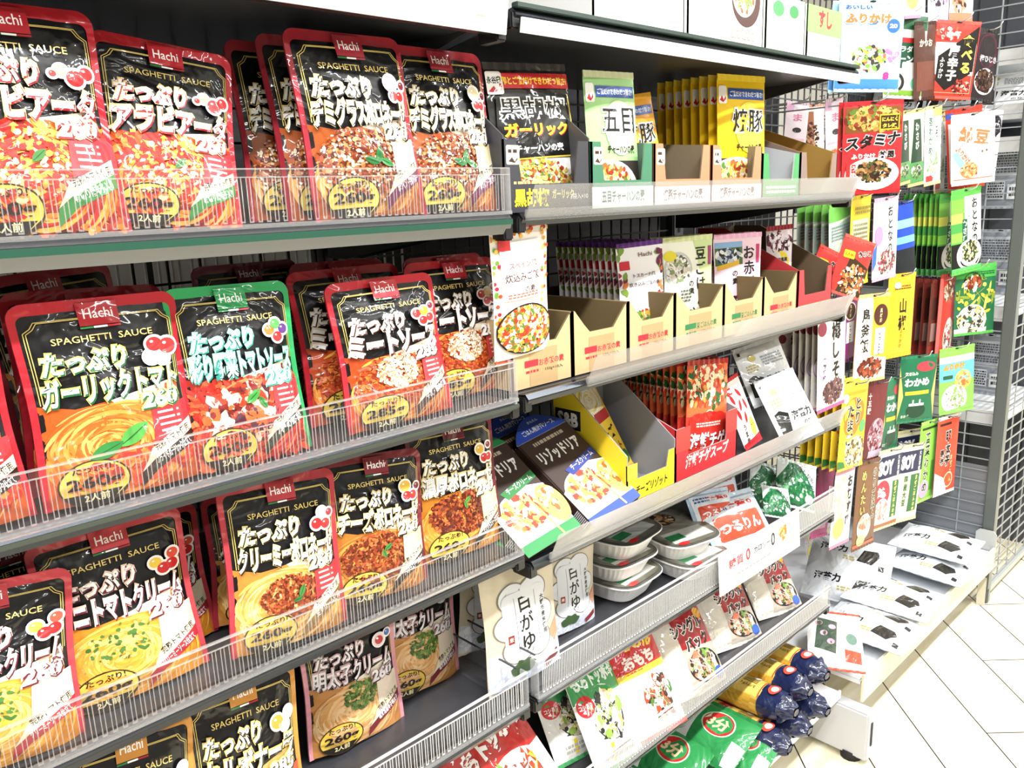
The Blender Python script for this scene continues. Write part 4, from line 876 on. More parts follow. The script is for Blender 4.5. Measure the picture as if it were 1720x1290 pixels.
TOM = '#cf2a2a'
def build_pouches():
    meat = ['#6b2a17', '#8c3a1e', '#a84a26', '#5a2012', '#c06a3a']; parm = ['#f7efe0', '#fffaf0', '#e9dcc0']
    sauce_pouch('arr', 'アラビアータ', '260', '#b4232f', '#ecc98c', '#8c1a20', ['#b93018', '#e0541f', '#f08a2c', '#c8281c', '#f3b04a', '#a81c18'], (-.01, .055, .04, .03, ['#d8301c', '#f3d9a0', '#c01f1a', '#f29a3c'], 260, .0026), [(-.0, .062, .016, 40, '#3f7a3a')], '輪切り唐辛子入り', '#3f8a46', [(-.010, .002, .005, '#f0d78a'), (.001, -.004, .0075, TOM), (.011, .001, .006, TOM), (-.017, -.001, .003, '#b01f1f')], style='grain', seed=3)
    sauce_pouch('demi', 'デミグラスボロネーゼ', '260', '#a02a37', '#e6cf94', '#17120e', ['#a8521f', '#d98a3a', '#e8a552', '#b8622a', '#f0b96a'], (-.005, .055, .055, .04, meat + ['#7a3018', '#d09060', '#e6d4b8'], 1100, .0021), [(.004, .062, .02, 70, '#2c6b35'), (.012, .054, .018, -20, '#35803f'), (-.006, .056, .018, 160, '#2c6b35')], '赤ワイン・発酵バター', '#6a2348', [(-.002, .006, .008, '#f4e6b8'), (.0, -.008, .0055, TOM), (.009, -.008, .0055, TOM), (.014, .004, .0045, '#7a1c2c')], side='#f0dfae', seed=4)
    sauce_pouch('garlic', 'ガーリックトマト', '260', '#b3202c', '#d8d56a', '#1f5a30', ['#c4561c', '#e8792a', '#f29442', '#d85f22', '#f5a95c'], (.02, .03, .05, .02, ['#c8321e', '#e2562c', '#b8281a'], 90, .004), [(.006, .057, .034, 32, '#4f9a45'), (-.018, .047, .03, 22, '#2f7a38')], 'フライドガーリック仕立て', '#1e1a18', [(-.006, -.006, .007, '#fbf6ec'), (.004, -.008, .0065, '#f4ecdc'), (-.002, .006, .0075, TOM), (.010, .003, .0085, TOM)], seed=5, side='#c02f36')
    sauce_pouch('veg', '彩り野菜トマトソース', '260', '#2c9a58', '#8fd8c0', '#2f8f80', ['#a8281a', '#d83a22', '#f0562f', '#b82218', '#f27a4a'], (0, .055, .05, .03, ['#e23a22', '#7a2018', '#f2602f', '#4a1a28', '#ffd0b0'], 260, .0055), [(.0, .07, .022, 35, '#3f8f3f'), (.01, .062, .016, 120, '#2f7a35')], '7種の野菜', '#20301f', [(-.008, .004, .006, '#e8742a'), (.001, -.004, .006, TOM), (.009, .004, .006, '#5a2f7a'), (.0, .010, .006, '#4fa04a')], style='grain', seed=6)
    sauce_pouch('meat', 'ミートソース', '285', '#bb2733', '#eedcc8', '#4a1a14', ['#c24a1c', '#e87a2c', '#f0963a', '#d4561f', '#f2b04e'], (-.008, .056, .05, .036, ['#b03a1c', '#8a2a16', '#d05a2c', '#c04a24', '#e07a3a'], 900, .002), [], '牛肉・豚肉使用', '#3a1a16', [(-.010, .004, .006, TOM), (.001, .006, .0065, '#e8b52f'), (-.002, -.006, .006, TOM), (.009, -.003, .006, TOM), (.012, .012, .0045, '#8a2030')], seed=7)
    a = None
    sauce_pouch('crab', 'カニトマトクリーム', '260', '#c03f48', '#f2d2c0', '#6a2430', ['#d88a28', '#f0a83c', '#f6bd58', '#e89a34', '#f8cc78'], (-.01, .066, .03, .02, ['#4f7a35', '#3f6a2c', '#f8cc78'], 70, .0022), [], 'クリーミーソース仕立て', '#b4323c', [(-.008, .002, .006, '#f0c84a'), (-.001, -.006, .0065, TOM), (.008, -.004, .0065, TOM), (.010, .007, .006, '#e2553f')], side='#f1e3c2', seed=8)
    sauce_pouch('cream', 'クリーミーボロネーゼ', '260', '#b23742', '#f0dc98', '#3a2a14', ['#c88438', '#e8b05c', '#f2c47a', '#d89a48', '#f6d292'], (-.004, .056, .035, .024, meat, 620, .0019), [(.006, .06, .016, 60, '#3f7a3a'), (.0, .052, .012, 10, '#356c32')], '生クリーム使用', '#8a6a3a', [(-.006, -.004, .007, TOM), (.006, -.006, .0065, TOM), (.002, .008, .006, '#dfe7ee'), (.012, .006, .0045, '#9a2030')], side='#b8363c', seed=9)
    sauce_pouch('cheese', 'チーズボロネーゼ', '260', '#7c2530', '#ead08e', '#33200e', ['#b8702a', '#e0a048', '#eeb45e', '#c8843a'], (-.006, .056, .05, .032, meat, 900, .0021), [(.0, .068, .014, 30, '#3f7f3c'), (-.006, .06, .012, 110, '#3f7f3c')], 'デミグラスソース仕立て', '#33201c', [(-.006, .008, .008, '#e2b648'), (-.004, -.005, .0065, TOM), (.006, -.005, .0065, TOM), (.013, .006, .005, '#7a1c2c')], seed=10, side='#f0dca8')
    sauce_pouch('rich', '濃厚ボロネーゼ', '260', '#6c2430', '#f2dca0', '#3a2410', ['#c87a24', '#e8a040', '#f2b456', '#d88c30'], (-.008, .062, .045, .03, meat + ['#4a1810'], 900, .0023), [(.0, .078, .014, 30, '#5a8f3c'), (-.004, .072, .012, 100, '#4f8a3a')], 'デミグラスソース仕立て', '#2a1a18', [(-.006, .008, .007, '#e2b648'), (.0, -.005, .0065, TOM), (.009, -.005, .006, TOM), (.010, .012, .0045, '#8a2030')], seed=11, side='#f0d79a')
    sauce_pouch('carb', 'カルボナーラ', '285', '#c8893a', '#e0bf6a', '#2c261c', ['#c8a45c', '#ead29a', '#f2e0b4', '#dcc080', '#f6e8c8'], (.0, .05, .05, .03, ['#c88a4a', '#f6ecd0', '#d8a868', '#f4e2b8'], 60, .003), [(-.012, .03, .012, 40, '#4a7a35'), (-.004, .034, .010, 140, '#4a7a35')], 'コク深い味わい', '#b8473a', [(-.006, .0, .008, '#d8963c'), (.004, -.006, .006, '#f4f0e8'), (.010, .006, .006, '#b8cde0')], fill='#e6e4e0', cap=None, side='#b8553c', seed=12)
    sauce_pouch('roe', '明太子クリーム', '260', '#d9909c', '#c8a0a4', '#4a3a3c', ['#c88848', '#e8b070', '#f0c088', '#d89c58', '#f2cc9a'], (.0, .072, .024, .02, ['#4a6a2c', '#5f7f38', '#3a5622', '#7f9a50'], 220, .0024), [], '福岡県産辛子明太子', '#7a2a30', [(-.004, .0, .009, '#f0e0e0'), (-.004, .0, .0065, '#c8323a'), (.010, .006, .005, '#3f6ab0')], fill='#f4eef0', side='#efdfc8', seed=13)
# ------------------------------------------------------------------ putting packs where they stand
ORD = ('first', 'second', 'third', 'fourth', 'fifth', 'sixth', 'seventh', 'eighth', 'ninth', 'tenth')
PROTO = {}
def instance(key):
    d = DES[key]
    if key not in PROTO:
        o = obj(d.name, d.mesh); PROTO[key] = o
        for n, me, mt in d.kids:
            if not me.materials: me.materials.append(mt)
            obj(n, me, o)
        return o
    return copy_tree(PROTO[key])
def put(key, loc, yaw, lean, roll, w, h, label, cat, group, row=None):
    d = DES[key]; n = row[0] if row else 0
    for k in range(n+1):
        o = instance(key); o.rotation_mode = 'YXZ'
        o.rotation_euler = (-R(lean), R(roll if k == 0 else roll*.5), R(yaw))
        o.location = (loc[0], loc[1]+(row[1]*k if row else 0), loc[2]); o.scale = (w/d.w, 1, h/d.h)
        tag(o, label if k == 0 else '%s, %s behind it' % (label, ORD[k-1]), cat, group)
build_pouches(); build_packs(); build_hang()
# pack, base point, yaw, lean, roll, width, height, label, category, group, (copies behind, spacing)
PACKS = [
    ('arr', (0.19, 0.7271, 1.199), 0, 9, -0.0, 0.13, 0.1783, 'red-rimmed arrabbiata sauce pouch at the left end of the top sauce shelf', 'pouch', 'retort pasta sauce pouches', None),
    ('arr', (0.3032, 0.7532, 1.199), 0, 9, 6.3, 0.126, 0.1657, 'red-rimmed arrabbiata sauce pouch tilted right, beside the meat bolognese pouches', 'pouch', 'retort pasta sauce pouches', None),
    ('demi', (0.4714, 0.8061, 1.199), 0, 9, 0.9, 0.137, 0.1849, 'demi-glace sauce pouch showing only its left edge behind two others', 'pouch', 'retort pasta sauce pouches', None),
    ('demi', (0.4896, 0.7705, 1.199), 0, 9, -1.2, 0.1281, 0.1887, 'demi-glace sauce pouch directly behind the foremost demi-glace pouch', 'pouch', 'retort pasta sauce pouches', None),
    ('demi', (0.4998, 0.7257, 1.199), 0, 9, -1.0, 0.1395, 0.1873, 'foremost demi-glace bolognese pouch with parsley leaf on top sauce shelf', 'pouch', 'retort pasta sauce pouches', None),
    ('demi', (0.632, 0.7458, 1.199), 0, 9, 0.0, 0.137, 0.1869, 'demi-glace bolognese pouch at the right end of the top sauce shelf', 'pouch', 'retort pasta sauce pouches', None),
    ('garlic', (0.0851, 0.73, 0.975), 0, 9, -1.1, 0.13, 0.1601, 'garlic tomato sauce pouch cut off by the left picture edge', 'pouch', 'retort pasta sauce pouches', None),
    ('garlic', (0.2252, 0.7723, 0.975), 0, 9, 1.8, 0.1367, 0.1769, 'garlic tomato pouch peeping up behind the large garlic tomato pouch', 'pouch', 'retort pasta sauce pouches', None),
    ('garlic', (0.2238, 0.7281, 0.975), 0, 9, 0.3, 0.137, 0.1717, 'large garlic tomato sauce pouch with basil leaf, front of second shelf', 'pouch', 'retort pasta sauce pouches', None),
    ('crab', (0.2468, 0.9006, 0.975), 0, 9, -5.0, 0.1314, 0.1892, 'dark shaded sauce pouch standing far back behind the garlic tomato pouches', 'pouch', 'retort pasta sauce pouches', None),
    ('cheese', (0.4597, 0.9224, 0.975), 0, 9, -0.0, 0.137, 0.1767, 'shaded sauce pouch far back behind the green vegetable sauce pouch', 'pouch', 'retort pasta sauce pouches', None),
    ('meat', (0.555, 0.8729, 0.975), 0, 9, 1.1, 0.137, 0.173, 'shaded meat sauce pouch far back behind the three meat sauce pouches', 'pouch', 'retort pasta sauce pouches', None),
    ('meat', (0.7116, 0.8536, 0.975), 0, 9, 0.3, 0.137, 0.1686, 'shaded meat sauce pouch far back behind the right meat sauce pouch', 'pouch', 'retort pasta sauce pouches', None),
    ('veg', (0.3407, 0.7282, 0.975), 0, 9, 1.2, 0.1256, 0.1712, 'green-rimmed vegetable tomato sauce pouch', 'pouch', 'retort pasta sauce pouches', None),
    ('meat', (0.5111, 0.7852, 0.975), 0, 9, -0.1, 0.1488, 0.1715, 'meat sauce pouch half hidden behind the foremost meat sauce pouch', 'pouch', 'retort pasta sauce pouches', None),
    ('meat', (0.5218, 0.7298, 0.975), 0, 9, -0.7, 0.1434, 0.1611, 'foremost meat sauce pouch standing in front of two others on second shelf', 'pouch', 'retort pasta sauce pouches', None),
    ('meat', (0.6527, 0.7685, 0.975), 0, 9, 0.5, 0.145, 0.1696, 'meat sauce pouch at the right end of the second sauce shelf', 'pouch', 'retort pasta sauce pouches', None),
    ('cheese', (0.1555, 0.8483, 0.773), 0, 9, -2.0, 0.13, 0.1391, 'dark sauce pouch far back behind the left crab cream pouch', 'pouch', 'retort pasta sauce pouches', None),
    ('cheese', (0.2355, 0.8608, 0.773), 0, 9, 2.5, 0.13, 0.1228, 'dark sauce pouch far back behind the middle crab cream pouch', 'pouch', 'retort pasta sauce pouches', None),
    ('crab', (0.247, 0.8076, 0.773), 0, 9, 0.3, 0.137, 0.1434, 'crab tomato cream pouch almost hidden behind the middle one', 'pouch', 'retort pasta sauce pouches', None),
    ('crab', (0.2132, 0.7535, 0.773), 0, 9, -0.3, 0.137, 0.1632, 'middle crab tomato cream pouch with yellow spaghetti on the third shelf', 'pouch', 'retort pasta sauce pouches', None),
    ('crab', (0.093, 0.7313, 0.773), 0, 9, 5.9, 0.13, 0.1517, 'crab tomato cream pouch at the left corner of the third shelf', 'pouch', 'retort pasta sauce pouches', None),
    ('cream', (0.3753, 0.803, 0.773), 0, 9, 4.2, 0.1303, 0.1405, 'creamy bolognese pouch mostly hidden behind the foremost creamy bolognese pouch', 'pouch', 'retort pasta sauce pouches', None),
    ('cream', (0.3602, 0.7281, 0.773), 0, 9, 4.9, 0.1317, 0.1722, 'foremost creamy bolognese pouch on the third shelf', 'pouch', 'retort pasta sauce pouches', None),
    ('cheese', (0.4817, 0.7414, 0.773), 0, 9, 6.7, 0.134, 0.1641, 'cheese bolognese pouch between the creamy and the rich bolognese pouches', 'pouch', 'retort pasta sauce pouches', None),
    ('rich', (0.6215, 0.7581, 0.773), 0, 9, 2.8, 0.142, 0.1723, 'rich bolognese pouch leaning at the right end of the third shelf', 'pouch', 'retort pasta sauce pouches', None),
    ('carb', (0.173, 0.7198, 0.555), 0, 9, 7.4, 0.1181, 0.19, 'left carbonara pouch with cream pasta on the bottom sauce shelf', 'pouch', 'retort pasta sauce pouches', None),
    ('carb', (0.2931, 0.7233, 0.555), 0, 9, 4.9, 0.122, 0.19, 'right carbonara pouch leaning beside the empty part of the bottom shelf', 'pouch', 'retort pasta sauce pouches', None),
    ('roe', (0.474, 0.8061, 0.555), 0, 9, 3.8, 0.14, 0.1678, 'front pink-rimmed cod roe cream pouch on the bottom sauce shelf', 'pouch', 'retort pasta sauce pouches', None),
    ('roe', (0.5954, 0.8366, 0.555), 0, 9, 6.3, 0.14, 0.1727, 'rear pink-rimmed cod roe cream pouch near the clear shelf divider', 'pouch', 'retort pasta sauce pouches', None),
    ('kosho', (0.7892, 0.7571, 1.202), 0, 6, -3.4, 0.15, 0.1719, 'black pepper garlic fried rice pouch standing in the dark display box', 'pouch', 'fried rice seasoning pouches', None),
    ('gomoku', (0.9254, 0.7479, 1.202), -8, 4, -0.7, 0.094, 0.1698, 'pale green fried rice pouch leaning in the green display box', 'pouch', 'fried rice seasoning pouches', None),
    ('butao', (1.0295, 0.7781, 1.202), -10, 6, -8.0, 0.1, 0.1497, 'orange fried rice pouch slumped forward in the first orange display box', 'pouch', 'fried rice seasoning pouches', None),
    ('buta', (1.2758, 0.7582, 1.202), -10, 2, -0.2, 0.1168, 0.1887, 'front yellow roast pork pouch in the second orange display box', 'pouch', 'fried rice seasoning pouches', (7, 0.0169)),
    ('takikomi', (0.7139, 0.7303, 1.0206), 0, -3, -3.0, 0.098, 0.1595, 'white paella-style rice base pouch leaning out of the first kraft box', 'pouch', 'rice base pouches', None),
    ('violet', (1.0299, 0.7791, 1.0039), -14, 2, -2.3, 0.0908, 0.1317, 'front violet-topped rice base pouch in the third kraft box', 'pouch', 'rice base pouches', (10, 0.0127)),
    ('mame', (1.156, 0.7797, 0.9925), -8, 2, -0.3, 0.1201, 0.1432, 'pale green bean rice base pouch in the fourth kraft box', 'pouch', 'rice base pouches', (2, 0.012)),
    ('sekihan', (1.3097, 0.7801, 0.9922), -8, 2, 0.5, 0.1315, 0.1392, 'pink red-rice base pouch in the fifth kraft box', 'pouch', 'rice base pouches', (2, 0.012)),
    ('azuki', (1.4924, 0.798, 0.9916), -20, 0, -2.3, 0.0644, 0.1446, 'dark red bean rice base pouch standing in the sixth kraft box', 'pouch', 'rice base pouches', None),
    ('kinoko', (1.6218, 0.7272, 1.0013), -25, 0, 18.0, 0.0802, 0.1085, 'red mushroom rice base pouch tipping right out of the red display box', 'pouch', 'rice base pouches', None),
    ('kinoko', (1.6116, 0.7808, 0.9956), -25, 0, 24.0, 0.0732, 0.0939, 'red mushroom rice base pouch lying low in the red display box', 'pouch', 'rice base pouches', None),
    ('chige', (1.1741, 0.7552, 0.7482), -10, 4, 4.7, 0.1, 0.1771, 'front seafood soup pouch in the red display box', 'pouch', 'risotto and soup pouches', (9, 0.0144)),
    ('chili', (1.2944, 0.7332, 0.7643), -10, 14, -16.0, 0.0491, 0.1236, 'white pouch with red chillies and a yellow face beside the red display box', 'pouch', 'risotto and soup pouches', None),
    ('norik', (1.4242, 0.7606, 0.8192), -20, 24, -9.0, 0.1188, 0.1081, 'upper white seaweed pack leaning at the right end of the third shelf', 'pouch', 'small seaweed packs', None),
    ('norik', (1.4112, 0.6957, 0.7563), -20, 30, -10.0, 0.1041, 0.1215, 'lower white seaweed pack in front of the upper one', 'pouch', 'small seaweed packs', None),
    ('ume', (1.6262, 0.8313, 0.7912), -20, 4, -1.0, 0.07, 0.1209, 'narrow white and red pack behind the upper small seaweed pack', 'pouch', 'risotto and soup pouches', None),
    ('kayu', (0.7143, 0.7474, 0.556), 0, 6, 2.0, 0.142, 0.1702, 'front beige rice porridge pouch with grey flower label', 'pouch', 'rice porridge pouches', None),
    ('kayu', (0.8537, 0.7903, 0.556), 0, 4, 4.8, 0.12, 0.1401, 'second beige rice porridge pouch to the right of the front one', 'pouch', 'rice porridge pouches', None),
    ('kayu', (0.7307, 0.8506, 0.556), 0, 4, 8.7, 0.11, 0.1363, 'beige rice porridge pouch half hidden behind the front one', 'pouch', 'rice porridge pouches', None),
    ('tsururin', (1.3433, 0.8353, 0.5869), -10, 20, 3.4, 0.1376, 0.0749, 'red and blue noodle pack standing at the back of the fifth shelf', 'pouch', 'zero-sugar noodle packs', None),
    ('tsururin', (1.2341, 0.7603, 0.6048), -10, 35, 5.6, 0.1084, 0.0725, 'red and blue noodle pack leaning in the middle of its heap', 'pouch', 'zero-sugar noodle packs', None),
    ('tsururin', (1.2634, 0.72, 0.5726), -8, 40, 3.0, 0.1595, 0.0996, 'red and blue noodle pack lying in front behind the white notice card', 'pouch', 'zero-sugar noodle packs', None),
    ('greens', (1.4553, 0.7901, 0.5699), -20, 25, 22.0, 0.0931, 0.0923, 'green seaweed bag leaning beside the noodle packs', 'pouch', 'green seaweed bags', None),
    ('greens', (1.4855, 0.7441, 0.5818), -25, 30, 22.0, 0.0922, 0.0904, 'green seaweed bag nearest the shelf end', 'pouch', 'green seaweed bags', None),
    ('greens', (1.378, 0.7223, 0.5978), -20, 40, 20.0, 0.0601, 0.0586, 'green and black seaweed bag sunk low between the other two', 'pouch', 'green seaweed bags', None),
    ('topr', (0.6737, 0.6728, 0.347), 0, 38, -10.0, 0.165, 0.2093, 'red rice cake stick bag at the left end of the sixth shelf', 'pouch', 'rice cake bags', None),
    ('topg', (0.8489, 0.7633, 0.347), 0, 34, 6.4, 0.115, 0.1379, 'green-topped rice cake stick bag behind the front green one', 'pouch', 'rice cake bags', None),
    ('topg', (0.8755, 0.7074, 0.347), 0, 34, 5.5, 0.108, 0.1662, 'front green-topped rice cake stick bag with round window', 'pouch', 'rice cake bags', None),
    ('omochi', (0.9819, 0.7066, 0.347), -4, 34, 2.3, 0.122, 0.1683, 'red and yellow topped rice cake bag', 'pouch', 'rice cake bags', None),
    ('single', (1.1225, 0.7218, 0.347), -4, 38, 7.0, 0.14, 0.1448, 'single-pack rice cake bag lying against the red and yellow topped bag', 'pouch', 'rice cake bags', None),
    ('single', (1.3046, 0.756, 0.347), -6, 38, 7.0, 0.14, 0.1218, 'single-pack rice cake bag in the middle of its row', 'pouch', 'rice cake bags', None),
    ('single', (1.4708, 0.7577, 0.347), -8, 38, 7.0, 0.14, 0.1195, 'single-pack rice cake bag third along its row', 'pouch', 'rice cake bags', None),
    ('omusubi', (2.0379, 0.9561, 0.1994), -30, 0, -11.3, 0.0426, 0.1425, 'narrow pale pouch standing at the back under the fifth shelf end', 'pouch', 'pouches at the back of the sixth shelf', None),
    ('omusubi', (2.1612, 0.9553, 0.1961), -30, 0, -14.8, 0.0469, 0.1149, 'pink-edged pouch beside the narrow pale one at the back', 'pouch', 'pouches at the back of the sixth shelf', None),
    ('floral', (1.5625, 0.672, 0.2079), -62, 80, 0, 0.115, 0.185, 'white noodle bag with a floral print beside the seaweed bags', 'noodle bag', None, None),
    ('norifam', (2.1627, 0.7102, 0.2547), -90, 84, 0, 0.2, 0.14, 'rear large white seaweed bag lying on top at the right of the base shelf', 'seaweed bag', 'large seaweed bags', None),
    ('norifam', (2.1175, 0.7049, 0.2126), -94, 88, 0, 0.2, 0.14, 'large white seaweed bag squashed under the rear one', 'seaweed bag', 'large seaweed bags', None),
    ('norifam', (1.8443, 0.6929, 0.2271), -88, 86, 0, 0.2, 0.14, 'middle large white seaweed bag lying flat on the base shelf', 'seaweed bag', 'large seaweed bags', None),
    ('norifam', (1.705, 0.6903, 0.2083), -90, 87, 0, 0.2, 0.14, 'foremost large white seaweed bag beside the floral noodle bag', 'seaweed bag', 'large seaweed bags', None),
    ('norifam', (1.8687, 0.8027, 0.2007), -80, 40, 0, 0.2, 0.16, 'large white seaweed bag propped upright behind the middle ones', 'seaweed bag', 'large seaweed bags', None),
    ('mac', (1.1421, 0.8857, 0.1936), -96, 66, 0, 0.17, 0.105, 'green macaroni bag at the back of its heap on the base shelf', 'macaroni bag', 'macaroni bags', None),
    ('mac', (1.1312, 0.7577, 0.2032), -90, 70, 0, 0.19, 0.11, 'green macaroni bag on top of its heap on the base shelf', 'macaroni bag', 'macaroni bags', None),
    ('mac', (1.0485, 0.8012, 0.1726), -92, 66, 0, 0.19, 0.11, 'green macaroni bag at the front left of its heap', 'macaroni bag', 'macaroni bags', None),
    ('mac', (1.1781, 0.7209, 0.1693), -84, 80, 0, 0.17, 0.1, 'green macaroni bag lying beside the navy spaghetti bags', 'macaroni bag', 'macaroni bags', None),
    ('furiblue', (1.7751, 0.7724, 1.407), -37, 0, 1.5, 0.1425, 0.1664, 'large pale blue sprinkle packet hanging highest beside the top shelf', 'packet', 'hanging topping packets', (1, 0.012)),
    ('beans', (2.117, 0.8326, 1.419), -25, 0, 2.1, 0.1153, 0.1817, 'white and dark green bean packet behind the pale blue sprinkle packet', 'packet', 'hanging topping packets', None),
    ('brown', (2.1882, 0.8076, 1.4161), -7, 0, -6.5, 0.1001, 0.1665, 'dark brown packet left of the red chilli sprinkle packet', 'packet', 'hanging topping packets', (3, 0.012)),
    ('chilif', (2.2652, 0.7776, 1.4195), -40, 0, 4.1, 0.1122, 0.1684, 'red chilli sprinkle packet with a black diamond', 'packet', 'hanging topping packets', (3, 0.012)),
    ('hijiki', (2.4397, 0.7573, 1.4207), -15, 0, 3.3, 0.0999, 0.1634, 'dark plum seaweed packet right of the red chilli sprinkle packet', 'packet', 'hanging topping packets', None),
    ('omusubi', (2.1244, 0.8181, 1.5973), -5, 0, -7.2, 0.1016, 0.1705, 'white and pink packet cut off at the top, above the bean packet', 'packet', 'hanging topping packets', None),
    ('purplew', (2.2691, 0.8176, 1.6029), -8, 0, -4.9, 0.0997, 0.1913, 'purple and white packet cut off at the top edge', 'packet', 'hanging topping packets', None),
    ('brownw', (2.3642, 0.7971, 1.6073), -13, 0, -3.5, 0.1, 0.1965, 'brown and white packet cut off at the top, above the chilli packet', 'packet', 'hanging topping packets', None),
    ('pinkslim', (1.7866, 0.9334, 1.2834), -25, 0, 4.1, 0.06, 0.1117, 'slim pink packet seen past the open kraft-backed box', 'packet', 'hanging topping packets', None),
    ('brownw', (1.8692, 0.9271, 1.2837), -25, 0, -3.6, 0.06, 0.1094, 'slim brown and white packet between two pink ones', 'packet', 'hanging topping packets', None),
    ('pinkslim', (1.791, 0.8388, 1.266), -5, 0, -6.2, 0.0708, 0.1257, 'slim pink packet just left of the red stamina bowl packet', 'packet', 'hanging topping packets', None),
    ('stamina', (1.7567, 0.7422, 1.2011), -41, 0, -1.4, 0.1253, 0.173, 'red garlic beef bowl packet in front on the second hook row', 'packet', 'hanging topping packets', (1, 0.012)),
    ('slimgreen', (2.0758, 0.8, 1.2166), 0, 0, -6.3, 0.0763, 0.1573, 'slim dark green packet right of the beef bowl packet', 'packet', 'hanging topping packets', None),
    ('slimgreen', (2.1444, 0.7979, 1.2133), -7, 0, -5.9, 0.0746, 0.1673, 'slim dark green packet second right of the beef bowl packet', 'packet', 'hanging topping packets', None),
    ('slimwhite', (2.2517, 0.7975, 1.2144), -8, 0, -5.8, 0.0792, 0.1777, 'slim white seaweed stem packet right of the two slim green ones', 'packet', 'hanging topping packets', None),
    ('slimwhite', (2.3692, 0.82, 1.1937), 0, 0, -4.5, 0.075, 0.1936, 'slim white packet half hidden by the fermented bean packet', 'packet', 'hanging topping packets', None),
    ('nattob', (2.3969, 0.7618, 1.1992), -28, 0, -8.3, 0.1157, 0.1933, 'red-edged packet directly behind the fermented bean sprinkle packet', 'packet', 'hanging topping packets', None),
    ('natto', (2.3527, 0.7335, 1.212), -40, 0, -5.0, 0.1151, 0.1627, 'cream fermented bean sprinkle packet with orange lettering', 'packet', 'hanging topping packets', None),
    ('salt', (2.4662, 0.7484, 1.2233), -22, 0, 3.3, 0.0991, 0.1658, 'white salt packet with a black seaweed disc', 'packet', 'hanging topping packets', None),
    ('greenback', (1.7579, 0.8, 1.0536), 0, 0, -6.2, 0.1067, 0.1218, 'grey-green packet under the end of the second shelf', 'packet', 'hanging topping packets', (4, 0.0184)),
    ('yellowback', (1.8082, 0.78, 1.0041), 0, 0, -2.1, 0.0978, 0.1817, 'yellow packet turned to show its printed back', 'packet', 'hanging topping packets', None),
    ('otonap', (1.9186, 0.7689, 1.0064), -6, 0, -3.2, 0.1056, 0.1724, 'pink sprinkle packet with brush lettering in the third hook row', 'packet', 'hanging topping packets', None),
    ('blue', (2.1003, 0.7912, 0.9975), -22, 0, -7.9, 0.07, 0.1693, 'blue packet edge between the pink and the green sprinkle packets', 'packet', 'hanging topping packets', None),
    ('wasabi', (2.388, 0.7876, 0.9773), -12, 0, -3.1, 0.1091, 0.2001, 'straight green wasabi sprinkle packet leading its row', 'packet', 'hanging topping packets', (7, 0.0134)),
    ('wasabi', (2.3677, 0.736, 0.9843), -21, 0, -6.9, 0.109, 0.2052, 'front green wasabi sprinkle packet tilted on its hook', 'packet', 'hanging topping packets', None),
    ('umep', (1.8312, 0.8098, 0.8209), -2, 0, -1.4, 0.1043, 0.152, 'purple moist sprinkle packet behind the plum perilla packet', 'packet', 'hanging topping packets', None),
    ('torikama', (1.8856, 0.7757, 0.7711), -14, 0, 1.1, 0.1152, 0.1917, 'orange and cream chicken rice topping packet', 'packet', 'hanging topping packets', None),
    ('sansho', (2.0459, 0.7744, 0.8051), -15, 0, -0.5, 0.0989, 0.1897, 'yellow pepper sprinkle packet with black brush lettering', 'packet', 'hanging topping packets', None),
    ('redbrown', (2.3392, 0.7851, 0.7568), -9, 0, 0.4, 0.0995, 0.1968, 'red-brown packet leading its row in the fourth hook row', 'packet', 'hanging topping packets', (4, 0.0197)),
    ('redonigiri', (2.3621, 0.7751, 0.7443), -5, 0, 0.4, 0.0989, 0.2204, 'narrow red rice ball packet left of the dark green one', 'packet', 'hanging topping packets', None),
    ('onigiri', (2.4348, 0.7254, 0.8102), -35, 0, -2.5, 0.1198, 0.1777, 'dark green rice ball packet in front on the fourth hook row', 'packet', 'hanging topping packets', None),
    ('ume', (1.6467, 0.754, 0.7587), -5, 0, -3.2, 0.107, 0.1919, 'white plum perilla packet with black brush lettering', 'packet', 'hanging topping packets', (4, 0.0142)),
    ('tori', (1.7631, 0.7557, 0.5934), -6, 0, 2.4, 0.1065, 0.1871, 'yellow egg topping packet with orange patches in front of its row', 'packet', 'hanging topping packets', (5, 0.0176)),
    ('darkred', (1.9528, 0.7862, 0.5587), -5, 0, 4.7, 0.0985, 0.1843, 'dark red grain rice packet right of the yellow egg topping packet', 'packet', 'hanging topping packets', None),
    ('wakame', (2.0944, 0.8002, 0.5458), -1, 0, 3.9, 0.113, 0.1802, 'green seaweed rice packet half hidden behind the front one', 'packet', 'hanging topping packets', None),
    ('wakame', (2.1633, 0.7656, 0.6129), -27, 0, 0.6, 0.1156, 0.1647, 'front green seaweed rice packet with a bowl drawing', 'packet', 'hanging topping packets', None),
    ('kids', (2.3916, 0.7378, 0.5962), -30, 0, -4.7, 0.1124, 0.1735, 'bright green and blue rice ball sprinkle packet', 'packet', 'hanging topping packets', None),
    ('magenta', (1.7617, 0.82, 0.4069), 0, 0, 10.9, 0.0889, 0.1656, 'magenta packet behind the white rice ball packet', 'packet', 'hanging topping packets', None),
    ('omusubi', (1.7626, 0.7702, 0.4009), -1, 0, 4.7, 0.099, 0.1813, 'white rice ball packet with black brush lettering in the lowest hook row', 'packet', 'hanging topping packets', None),
    ('kanji', (1.8853, 0.7658, 0.3563), -6, 0, 2.3, 0.1003, 0.2074, 'brown cod roe rice packet in the lowest hook row', 'packet', 'hanging topping packets', None),
    ('soybean', (2.3271, 0.8311, 0.3199), -20, 0, 1.0, 0.1046, 0.2097, 'cream soybean packet partly hidden at the back of its hook', 'packet', 'hanging topping packets', None),
    ('soysake', (2.0126, 0.7665, 0.3661), -9, 0, 3.1, 0.1094, 0.1957, 'cream soybean packet with red salmon patch', 'packet', 'hanging topping packets', None),
